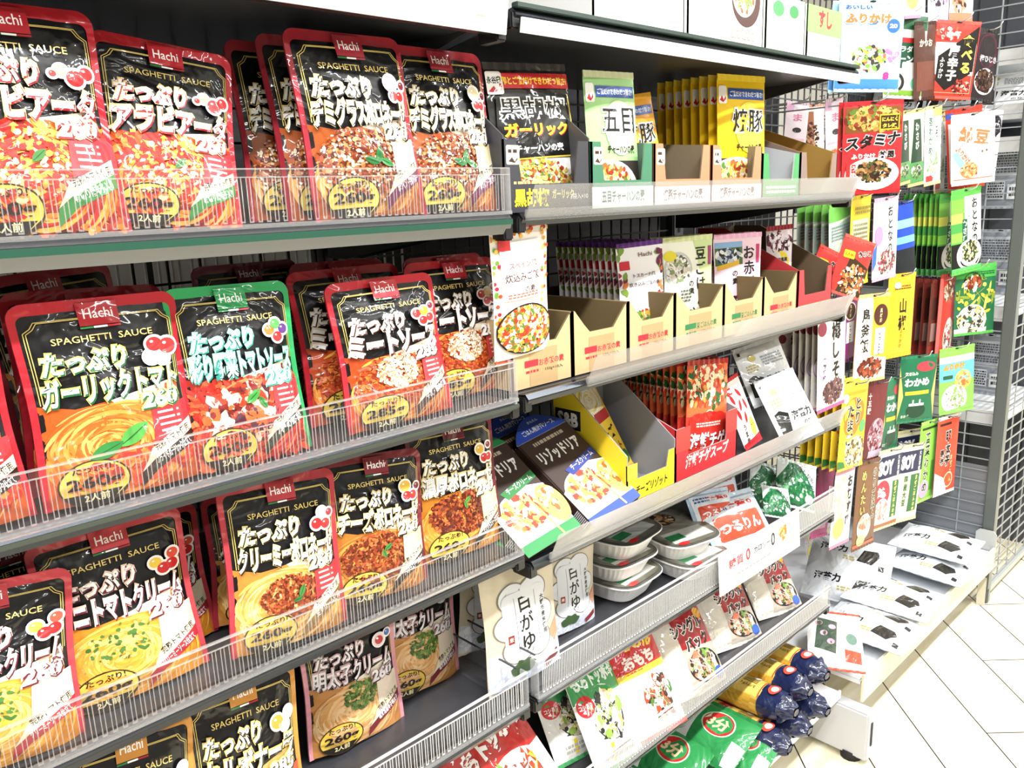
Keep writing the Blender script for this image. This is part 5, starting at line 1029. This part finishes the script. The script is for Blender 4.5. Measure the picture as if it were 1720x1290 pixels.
    ('soybean', (2.1675, 0.7732, 0.3355), -11, 0, 5.1, 0.1046, 0.1991, 'front cream soybean packet with green ribbon panel', 'packet', 'hanging topping packets', None),
    ('mossgreen', (2.3183, 0.7806, 0.3467), -7, 0, 1.4, 0.0986, 0.2194, 'light green seaweed topping packet left of the orange-red one', 'packet', 'hanging topping packets', None),
    ('roekelp', (2.3958, 0.7546, 0.3528), -12, 0, -0.4, 0.1041, 0.2167, 'orange-red cod roe and kelp packet at the right of the lowest hook row', 'packet', 'hanging topping packets', None)
]
for p in PACKS: put(*p)
# ------------------------------------------------------------------ peg hooks for the hanging packets
GRID_Y = 1.074
def peg_hook(x, z, y0, label):
    r = empty('peg_hook', (x, GRID_Y, z)); tag(r, label, 'hook', 'wire peg hooks')
    L_ = GRID_Y-y0; mb = MB()
    mb.tube([(0, -.002, -.02), (0, -.004, 0), (0, -L_*.5, .0), (0, -L_+.02, .001), (0, -L_+.006, .006), (0, -L_, .018)], .0018, '#c9cbce', 6); mb.build('prong', STEEL, r)
    mb = MB(); mb.bbox(-.012, .012, -.006, -.001, -.022, .006, '#8a8c90', .001); mb.build('back_clip', STEEL, r)
for p in PACKS:
    if p[9] == 'hanging topping packets':
        m = Euler((-R(p[3]), R(p[4]), R(p[2])), 'YXZ').to_matrix()
        t = Vector(p[1])+m@Vector((0, 0, p[6]+.004))
        peg_hook(t.x, t.z, t.y-.03, ('wire peg hook holding the ' if len(p[7].split()) < 12 else 'hook of the ')+p[7][:p[7].rfind(' at the right')] if len(p[7].split()) > 13 and ' at the right' in p[7] else ('wire peg hook holding the ' if len(p[7].split()) < 12 else 'hook of the ')+p[7])

# ------------------------------------------------------------------ open display boxes
def display_box(x0, x1, y0, dep, z0, hs, hm, hb, c_out, c_in, label, mat, draw=None, notch='u', group='open display boxes', t=.0022, hside=None):
    r = empty('display_box', ((x0+x1)/2, y0, z0)); tag(r, label, 'display box', group); w = (x1-x0)/2; hside = hside or hs
    if notch == 'u': prof = [(-w, 0), (w, 0), (w, hs), (w*.72, hs), (w*.62, hm), (-w*.62, hm), (-w*.72, hs), (-w, hs)]
    elif notch == 'v': prof = [(-w, 0), (w, 0), (w, hs), (w*.9, hs*.95), (w*.45, hm), (-w*.4, hm), (-w*.6, hm+(hs-hm)*.35), (-w*.92, hs), (-w, hs)]
    else: prof = [(-w, 0), (w, 0), (w, hm), (-w, hm)]
    def plate(mb, pts, y, th, co, ci):
        n = len(pts); v = [(a, y, b) for a, b in pts]+[(a, y+th, b) for a, b in pts]
        mb.add(v, [tuple(range(n))], co); mb.add(v, [tuple(range(n, 2*n))[::-1]], ci); mb.add(v, [((i+1) % n, i, n+i, n+(i+1) % n) for i in range(n)], ci)
    mb = MB()
    if notch == 'u' or notch == 'v':
        k = [(-w, 0), (w, 0), (w, hm), (-w, hm)]; plate(mb, k, 0, t, c_out, c_in)
        if notch == 'u': tabs = ([(-w, hm), (-w*.62, hm), (-w*.72, hs), (-w, hs)], [(w*.62, hm), (w, hm), (w, hs), (w*.72, hs)])
        else: tabs = ([(-w, hm), (-w*.4, hm), (-w*.6, hm+(hs-hm)*.35), (-w*.92, hs), (-w, hs)], [(w*.45, hm), (w, hm), (w, hs), (w*.9, hs*.95)])
        for q in tabs: plate(mb, q, 0, t, c_out, c_in)
    else: plate(mb, prof, 0, t, c_out, c_in)
    if draw:
        u = U(2*w, hs, int(x0*1000)); draw(u); u.a.k = 0; u.a.onto(mb, lambda x, z: (max(-w, min(w, x)), -.0001, max(0, min(hs, z))), 0, .0002, .00002)
    mb.build('front_panel', mat, r)
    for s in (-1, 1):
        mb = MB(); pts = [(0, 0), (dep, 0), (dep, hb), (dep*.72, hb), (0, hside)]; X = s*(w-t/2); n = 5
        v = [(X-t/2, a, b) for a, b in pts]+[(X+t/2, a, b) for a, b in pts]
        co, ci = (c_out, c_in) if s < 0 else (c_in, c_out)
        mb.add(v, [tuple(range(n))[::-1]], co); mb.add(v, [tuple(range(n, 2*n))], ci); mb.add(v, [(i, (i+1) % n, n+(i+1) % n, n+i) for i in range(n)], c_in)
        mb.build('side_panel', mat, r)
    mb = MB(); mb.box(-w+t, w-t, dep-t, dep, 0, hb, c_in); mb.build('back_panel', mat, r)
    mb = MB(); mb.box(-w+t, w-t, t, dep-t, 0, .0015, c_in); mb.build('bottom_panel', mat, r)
    return r
def logo(u, x=.1, y=.78):
    u.rect(x-.07, y-.12, x+.07, y+.14, '#f0e6cc', .002); u.poly([(x-.05, y-.08), (x-.01, y-.02), (x+.02, y-.08), (x+.055, y-.01), (x+.05, y-.05), (x+.02, y-.1)], '#3a2218'); u.fine(x-.05, y+.02, x+.05, y+.1, '#3a2218', 1)
def rice(u, u0=.5):
    u.ell(u0, .6, .3, .5, '#e8e4dc')
def d(u): logo(u); u.txt('黒胡椒', .3, .2, .4, .26, '#f2d82a', bold=.04); u.txt('ガーリック', .66, .24, .26, .14, '#d8c878', bold=.02); u.txt('3袋入×10', .86, .2, .22, .09, '#c8c4b8', bold=.01); u.fine(.1, .38, .5, .44, '#d8c878', 1)
BOXG = 'fried rice seasoning display boxes'
display_box(.690, .846, .728, .15, 1.197, .086, .034, .172, '#34343a', '#4a484a', 'dark grey display box holding the black pepper pouch', CARTON, d, 'u', BOXG, hside=.09)
def d(u): logo(u); u.rect(0, 0, 1, .32, '#dcebd8'); u.txt('五目チャーハンの素', .5, .17, .7, .2, '#2a3a2a', bold=.03)
display_box(.850, .984, .728, .22, 1.197, .086, .036, .10, '#3f7a5a', '#6a8a72', 'green display box with pale green fried rice pouch', CARTON, d, 'u', BOXG)
def d(u): logo(u); u.rect(0, 0, 1, .3, '#f2e6de'); u.txt('焼豚チャーハンの素', .5, .16, .7, .2, '#3a2a22', bold=.03)
display_box(.988, 1.132, .728, .26, 1.197, .086, .036, .10, '#d8845f', '#8a7a62', 'first orange display box, right of the green one', CARTON, d, 'u', BOXG)
display_box(1.136, 1.286, .728, .26, 1.197, .086, .036, .10, '#d8845f', '#8a7a62', 'second orange display box with its row of yellow pouches', CARTON, d, 'u', BOXG)
display_box(1.29, 1.418, .728, .26, 1.197, .075, .03, .12, '#4a9a5a', '#c8ccd0', 'empty green-edged display box with pale grey inside', CARTON, lambda u: u.fine(.1, .1, .9, .3, '#e8ece4', 2), 'u', BOXG)
display_box(1.422, 1.565, .728, .26, 1.197, .078, .03, .145, '#8a7468', '#a8843f', 'empty brown display box with kraft inside at the shelf end', KRAFT, None, 'u', BOXG)
KX = (.690, .805, .925, 1.04, 1.178, 1.305, 1.428)
KL = (('お赤飯の素', '#b82a34', 'first kraft box, with the paella-style pouch in it'), ('お赤飯の素', '#b82a34', 'second kraft box, standing empty'), ('お赤飯の素', '#b82a34', 'third kraft box, with a long row of violet-topped pouches'), ('豆ごはんの素', '#2f7a44', 'fourth kraft box, with pale green bean rice pouches'), ('豆ごはんの素', '#2f7a44', 'fifth kraft box, with pink red-rice pouches'), ('お赤飯の素', '#b82a34', 'sixth kraft box, with a dark red bean rice pouch'))
for k, (t, c, l) in enumerate(KL):
    def d(u):
        u.rect(.28, 0, .74, .55, '#b29468'); u.rect(.2, .3, .42, .4, c, .001); u.txt(t, .64, .34, .42, .11, c, bold=.02); u.fine(.22, .2, .42, .26, c, 1); u.txt('150g×10入', .68, .22, .3, .06, '#3a3020', bold=.01)
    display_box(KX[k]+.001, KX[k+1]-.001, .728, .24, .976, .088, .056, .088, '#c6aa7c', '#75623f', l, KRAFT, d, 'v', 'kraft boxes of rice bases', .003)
display_box(1.432, 1.568, .728, .22, .976, .088, .04, .165, '#c0353a', '#6a5640', 'red display box at the end of the kraft boxes', CARTON, lambda u: (u.rect(0, 0, 1, .24, '#d8bc8a'), u.txt('×10袋入', .3, .13, .4, .12, '#2a1a14', bold=.03)), 'u', 'kraft boxes of rice bases')
def d(u): u.txt('チーズリゾット', .5, .26, .66, .26, '#2a2010', bold=.03, shear=.2); u.rect(0, .6, .2, 1, '#f6e23a')
r = display_box(.93, 1.054, .735, .150, .753, .06, .034, .157, '#f0d628', '#8f9094', 'yellow display box holding one cheese risotto pouch', CARTON, d, 'u', None, hside=.075)
mb = MB(); mb.rect = None
mb.add([(-.0622, .092, .098), (-.0622, .146, .098), (-.0622, .146, .13), (-.0622, .092, .13)], [(0, 3, 2, 1)], '#16140f')
A_ = Art(2); A_.txt('S&B', 0, 0, None, '#f2f0e8', width=.044, height=.024, bold=.05); A_.onto(mb, lambda x, z: (-.0624, .119-x, .114+z), 0, 0, 0)
for f in range(len(mb.f)): pass
mb.v = [(q[0]-(.0002 if i > 3 else 0), q[1], q[2]) for i, q in enumerate(mb.v)]
mb.build('side_sign', CARTON, [c for c in r.children if c.name.startswith('side_panel')][0])
def d(u): u.txt('海鮮チゲスープ', .5, .3, .7, .26, '#f6e6dc', bold=.04, shear=.2); u.rect(0, .55, .22, 1, '#d83a34'); u.rect(.8, .55, 1, 1, '#d83a34')
display_box(1.056, 1.24, .735, .24, .753, .088, .038, .15, '#c8282e', '#9a9496', 'red display box with its row of seafood soup pouches', CARTON, d, 'u', None)

# white cartons on the top shelf
for k, (x0, x1, c, l) in enumerate(((.86, 1.06, '#f6f6f4', 'white display carton at the left on the top rice shelf'), (1.07, 1.28, '#f4f4f0', 'white display carton printed with fried rice on the top shelf'), (1.29, 1.42, '#eef2ea', 'white display carton with green print on the top shelf'), (1.43, 1.56, '#f2f2ee', 'white display carton at the right end of the top shelf'))):
    def d(u):
        if k == 1: u.ell(.75, .8, .2, .4, '#4a2a22'); u.ell(.72, .84, .16, .3, '#f0ede6'); u.food(.72, .84, .13, .24, ['#e8b04a', '#d8582a', '#7aa84a', '#f2dca0'], 90, .004); u.poly([(0, 1), (.3, 1), (.5, .6), (.2, .8)], '#d8e8d0'); u.fine(.55, .1, .9, .4, '#c8a8a0', 3)
        if k == 2: u.ell(.3, .8, .14, .12, '#4aa05a'); u.ell(.7, .8, .12, .1, '#3a8a4a'); u.rect(.1, .1, .5, .3, '#e8dcb0')
        if k == 3: u.rect(0, .55, 1, 1, '#8ac06a'); u.txt('すし', .5, .8, .4, .3, '#c82a34', bold=.05); u.rect(.5, .1, .9, .3, '#f0e2b0')
    display_box(x0, x1, .73, .26, 1.4225, .10, .10, .13, c, '#d8d6d0', l, CARTON, d, 'flat', 'white cartons on the top rice shelf')
for x, c, l in ((.42, '#4a62c0', 'blue packet on the top shelf above the demi-glace pouches'), (.51, '#b83a4a', 'red packet on the top shelf beside the blue one'), (.60, '#8a8c98', 'grey packet on the top shelf near its right end')):
    d = lambda u: (u.rect(.1, .5, .9, .9, '#e8e8ee'), u.fine(.15, .1, .85, .4, '#e0e0ea', 4))
    k_ = 'top'+c; pack(k_, 'instant_packet', .085, .12, .012, 'pillow', c, d, FILM, c)
    put(k_, (x, .76, 1.418), 0, 6, 0, .085, .12, l, 'packet', 'packets on the top sauce shelf')

# ------------------------------------------------------------------ risotto cartons
def carton(key, c, c2, name='risotto_carton', title='リゾッドリア'):
    w, h, t = .115, .165, .022; mb = MB(); mb.bbox(-w/2, w/2, 0, t, 0, h, '#3a2820', .0015)
    u = U(w, h, 5); u.rect(.02, .02, .98, .99, '#38261e'); u.rect(.0, .0, 1, .1, c); u.poly([(.0, .1), (1, .1), (1, .5), (.6, .58), (0, .4)], '#e8e4dc')
    u.ell(.42, .34, .4, .2, '#f4f0e6'); u.food(.42, .35, .34, .16, ['#f0d890', '#e8a850', '#d8742a', '#f8ecc8', '#c83a22'], 220, .005); u.ell(.9, .3, .2, .2, '#e8b060'); u.food(.9, .34, .14, .12, ['#f0c860', '#d8642a', '#f8e4a8'], 60, .005)
    u.line([(.7, .02), (.6, .5)], .004, '#e8c870'); u.txt(title, .5, .78, .8, .15, '#f4f0e8', bold=.04, shade='#1a100c', lw=.01); u.poly([(.3, .58), (.98, .66), (.98, .58), (.36, .5)], c2); u.txt('チーズクリーム', .66, .59, .5, .06, '#f0f0f0', bold=.02, rot=6); u.fine(.2, .9, .8, .96, '#b8a890', 1)
    u.a.k = 0; u.a.onto(mb, lambda x, z: (x, -.0001, z), 0, .0002, .00002)
    for k in range(9): mb.box(-w/2-.0003, -w/2, .003, t-.003, .012+.0028*k, .0134+.0028*k, '#e8e8ea')
    kid = MB(); n = 14; v = [(-w/2+w*i/n, 0, h) for i in range(n+1)]+[(-w/2+w*i/n, .001, h+.002+.034*math.sin(math.pi*i/n)**.8) for i in range(n+1)]
    kid.add(v, [(i, i+1, n+2+i, n+1+i) for i in range(n)], c, True); kid.add([(a, b+.0015, e) for a, b, e in v], [(i, n+1+i, n+2+i, i+1) for i in range(n)], '#c8c2b4', True)
    a = Art(3); a.txt('ごはん用洋風ソース', 0, h+.012, None, '#e8ecf4', width=w*.62, height=.01, bold=.02); a.txt('かんたん', 0, h+.026, None, '#e8ecf4', width=w*.2, height=.005, bold=.02); a.onto(kid, lambda x, z: (x, -.0004, z), 0, .0001, 0)
    DES[key] = Design(name, w, h, mb.mesh(name), CARTON, [('lid_flap', kid.mesh('lid_flap'), CARTON)])
carton('risb', '#2a4ab0', '#2a3a8a'); carton('risg', '#2f8a4a', '#2f7a3a')
RG = 'risotto sauce cartons'
put('cheeser', (1.012, .812, .766), 0, 22, -13, .07, .178, 'yellow cheese risotto pouch leaning inside the yellow display box', 'pouch', 'risotto and soup pouches')
put('risb', (.882, .712, .762), 0, 52, -8, .122, .165, 'front blue risotto sauce carton leaning back on the third shelf', 'carton', RG)
for k, l in enumerate(('blue risotto sauce carton directly behind the front one', 'third blue risotto sauce carton from the front', 'rearmost blue risotto sauce carton of its fan')):
    put('risb', (.862-.014*k, .752+.040*k, .764), 0, 52, -8-2*k, .115, .165, l, 'carton', RG)
put('risg', (.746, .712, .76), 0, 52, -6, .115, .165, 'front green risotto sauce carton left of the blue ones', 'carton', RG)
put('risg', (.728, .752, .762), 0, 52, -8, .115, .165, 'green risotto sauce carton behind the front green one', 'carton', RG)

# ------------------------------------------------------------------ ready-rice trays
def tray_meshes():
    def ring(a, b, z, n=32, e=4.0):
        return [(a*abs(math.cos(t))**(2/e)*(1 if math.cos(t) >= 0 else -1), b*abs(math.sin(t))**(2/e)*(1 if math.sin(t) >= 0 else -1), z) for t in [2*math.pi*k/n for k in range(n)]]
    mb = MB(); n = 64; rows = []
    for a, b, z, rb in ((.04, .06, 0, 0), (.045, .066, .002, 0), (.052, .074, .02, .0012), (.056, .079, .032, .0012), (.058, .081, .034, 0), (.066, .089, .0345, 0), (.066, .089, .0365, 0), (.056, .079, .0365, 0)):
        rr = ring(a, b, z, n); rows.append([(x*(1+rb/.05*(k % 2)), y*(1+rb/.07*(k % 2)), q) for k, (x, y, q) in enumerate(rr)])
    v = [p for q in rows for p in q]; f = [(i*n+k, i*n+(k+1) % n, (i+1)*n+(k+1) % n, (i+1)*n+k) for i in range(len(rows)-1) for k in range(n)]+[tuple(range(n))[::-1]]
    mb.add(v, f, '#f4f3f0', False)
    lid = MB(); rr = ring(.065, .088, .037, n); lid.add(rr+[(0, 0, .0378)], [(k, (k+1) % n, n) for k in range(n)], '#5a5850', True)
    a = Art(8); a.poly([(x*.93, y*.93) for x, y, z in rr[::2]], '#6a685c'); a.poly([(x*.8, y*.82) for x, y, z in rr[::2]], '#8a8678'); a.ell(.0, .02, .03, .024, '#3a2a22'); a.grains(0, .02, .027, .021, ['#8a5a3a', '#c89a6a', '#3a2a20', '#d8c8a8'], 60, .004); a.rect(-.045, -.07, .045, -.03, '#c8c8c0'); a.rect(-.045, -.06, -.01, -.04, '#2f7a4a'); a.ell(-.03, -.075, .012, .006, '#c82a2a'); a.rect(-.04, .055, .04, .065, '#e0ddd0')
    for vs, fs, col, fine, k in a.items: lid.add([(p, q, .0379+k*.00002) for p, q in vs], fs, col)
    DES['tray'] = Design('rice_tray', .132, .0365, mb.mesh('rice_tray'), PLAST, [('film_lid', lid.mesh('film_lid'), FILM)])
tray_meshes()
TG = 'white ready-rice trays'
for (x, y, z, yaw, ln, rl, l) in ((1.005, .84, .555, 4, 0, 0, 'bottom white tray of the left stack of three'), (1.0, .845, .593, -3, 0, 0, 'middle white tray of the left stack of three'), (1.003, .84, .631, 6, 0, 0, 'top white tray of the left stack of three'),
    (1.15, .80, .555, -6, 0, 0, 'lower white tray of the right pair'), (1.145, .815, .5935, -12, -2, 0, 'upper white tray lying askew on the right pair')):
    put('tray', (x, y, z), yaw, ln, rl, .132, .0365, l, 'food tray', TG)

# notice card on the fence of the fifth shelf
r = empty('notice_card', (1.262, .688, .540)); tag(r, 'white notice card with red lettering hooked over the fence', 'card')
mb = MB(); W_ = .14
mb.prism([(0, 0), (.0015, 0), (.0065, .073), (.005, .073)], -W_, W_, '#fbfbf9')
u = U(2*W_, .075, 4); u.txt('糖質', .19, .62, .17, .24, '#c82a34', bold=.008); u.txt('0', .33, .62, .05, .3, '#c82a34', bold=.02); u.txt('カロリー', .5, .62, .2, .16, '#2a2a2a', bold=.016); u.txt('0', .64, .62, .05, .34, '#2a2a2a', bold=.016); u.line([(.1, .42), (.66, .42)], .0006, '#5a5a5a'); u.fine(.2, .26, .6, .34, '#9a9a9a', 1); u.fine(.1, .08, .5, .18, '#b0b0b0', 1)
u.rect(.72, .4, .82, .86, '#d8e0ee'); u.food(.77, .63, .04, .18, ['#e8963a', '#f2c27a', '#d8742a'], 24, .005); u.fine(.84, .3, .97, .8, '#c0c0c0', 4)
u.a.k = 0; u.a.onto(mb, lambda x, z: (x, z*.005/.073-.0004, z), 0, .0001, .00003); mb.build('card', CARTON, r)

# ------------------------------------------------------------------ spaghetti bags
def spaghetti(x, y0, z, ln, rad, label, yaw=0, pitch=0):
    r = empty('spaghetti_bag', (x, y0, z)); r.rotation_euler = (R(pitch), 0, R(yaw)); tag(r, label, 'pasta bag', 'navy and yellow spaghetti bags')
    def sweep(y_a, y_b, ra, rb, n, m, wob, seed, colf):
        mb = MB(); rg = random.Random(seed); v = []; ph = [rg.uniform(0, 6.28) for _ in range(5)]
        for i in range(m+1):
            t = i/m; y = y_a+(y_b-y_a)*t; rr = ra+(rb-ra)*t
            for k in range(n):
                q = 2*math.pi*k/n; d = 1+wob*(math.sin(5*q+ph[0]+t*3)*.5+math.sin(9*q+ph[1]-t*5)*.3+math.sin(3*q+ph[2]+7*t)*.3)
                v.append((rr*1.12*math.cos(q)*d, y, rr*.92*math.sin(q)*d))
        fs = []; cs = []
        for i in range(m):
            for k in range(n): fs.append((i*n+k, (i+1)*n+k, (i+1)*n+(k+1) % n, i*n+(k+1) % n)); cs.append(lin(colf(i/m, k/n)))
        mb.add(v, fs, None, True, cs); return mb
    rg = random.Random(int(x*999))
    def yel(t, q):
        if .12 < q < .38: return '#ecc766' if not (.45 < t < .8) else '#e6bf58'
        return rg.choice(['#d8a83a', '#e2b64a', '#c8983a', '#ddb048'])
    body = sweep(.064, .064+ln, rad, rad, 48, 16, .012, int(x*77), yel)
    # printing on the upper face
    a = Art(6); oy = -.03; a.ell(0, .22+oy, .034, .03, '#1b2346'); a.ell(0, .222+oy, .026, .02, '#c8c4b8'); a.ell(0, .222+oy, .022, .017, '#2a2018'); a.ell(.006, .222+oy, .006, .012, '#d8b070'); a.poly([(.0, .155), (.03, .14), (.02, .125), (-.012, .14)], '#c8322a')
    a.ell(.0, .135, .008, .008, '#f2ece0'); a.txt('スパゲッティ', -.012, .095, None, '#3a2a14', width=.032, height=.007, bold=.02, rot=90); a.fine = None
    for k in range(4): a.rect(-.004+.004*k, .08, -.0025+.004*k, .11, '#6a5222')
    a.ell(.016, .09, .007, .008, '#f8f4e8'); a.rect(-.03, .066, .03, .068, '#b8342c')
    a.onto(body, lambda X, Y: (rad*1.15*math.sin(X/rad), Y, rad*.955*math.cos(X/rad)), .008, 0, 0)
    body.build('pasta_bundle', FILM, r)
    sweep(.065, .024, rad*1.02, rad*.84, 40, 8, .06, int(x*55), lambda t, q: '#1a2348').build('navy_wrapper_end', FILM, r)
    end = sweep(.027, .0, rad*.85, rad*.35, 40, 6, .22, int(x*33), lambda t, q: rg.choice(['#1a2348', '#1c2038', '#2a2f4c']))
    end.add([(rad*.3*math.cos(q*.5236), .0, rad*.2*math.sin(q*.5236)) for q in range(12)], [tuple(range(12))], '#20243c')
    a = Art(2); a.ell(0, .045, .014, .011, '#d8503c'); a.ell(0, .044, .008, .007, '#f2e4da'); a.onto(end, lambda X, Y: (rad*1.2*math.sin(X/rad), Y-.0, rad*.98*math.cos(X/rad)), .006, 0, 0)
    end.build('twisted_tail', FILM, r)

spaghetti(1.285, .632, .184, .24, .030, 'navy and yellow spaghetti bag lowest at the left of its heap', 2)
spaghetti(1.36, .630, .184, .25, .030, 'navy and yellow spaghetti bag lying under the left upper one', 0)
spaghetti(1.44, .632, .184, .25, .030, 'navy and yellow spaghetti bag lying under the middle upper one', -2)
spaghetti(1.325, .642, .236, .26, .033, 'left one of the three upper navy and yellow spaghetti bags', 0, -2)
spaghetti(1.402, .652, .238, .26, .033, 'middle one of the three upper navy and yellow spaghetti bags', -2, -2)
spaghetti(1.480, .655, .236, .26, .033, 'upper navy and yellow spaghetti bag nearest the floral noodle bag', -4, -2)
# ------------------------------------------------------------------ packets of the neighbouring display, seen through the mesh
rows_ = ((1.13, 'upper'), (.925, 'second'), (.71, 'third'), (.62, 'fourth'))
for z, rn in ((1.14, 'upper'), (.90, 'second'), (.60, 'third')):
    for k, (y, cn) in enumerate(((.735, 'nearest the post'), (.865, 'in the middle'), (.995, 'farthest from the post'))):
        put('grey', (2.63, y, z), -90, 0, 0, .118, .17, 'grey packet back behind the side mesh, %s row, %s' % (rn, cn), 'packet', 'grey packets behind the side mesh')
for k, (y, cn) in enumerate(((.75, 'near the front'), (.9, 'in the middle'), (1.05, 'at the back'))):
    put('norik', (2.60, y, 1.406), -80, 30, 0, .125, .11, 'silvery pack on the white shelf behind the side mesh, '+cn, 'packet', 'silvery packs behind the side mesh')


r = empty('display_partition', (2.98, .66, 0)); tag(r, 'grey back sheet of the display beyond the side mesh', 'panel')
mb = MB(); mb.box(0, .01, 0, .7, .02, 1.95, '#4a4c52'); mb.build('sheet', ENAMEL, r)
mb = MB()
for k in range(9): mb.box(-.004, 0, .05+.08*k, .054+.08*k, .02, 1.95, '#2e3034')
mb.build('grooves', ENAMEL, r)
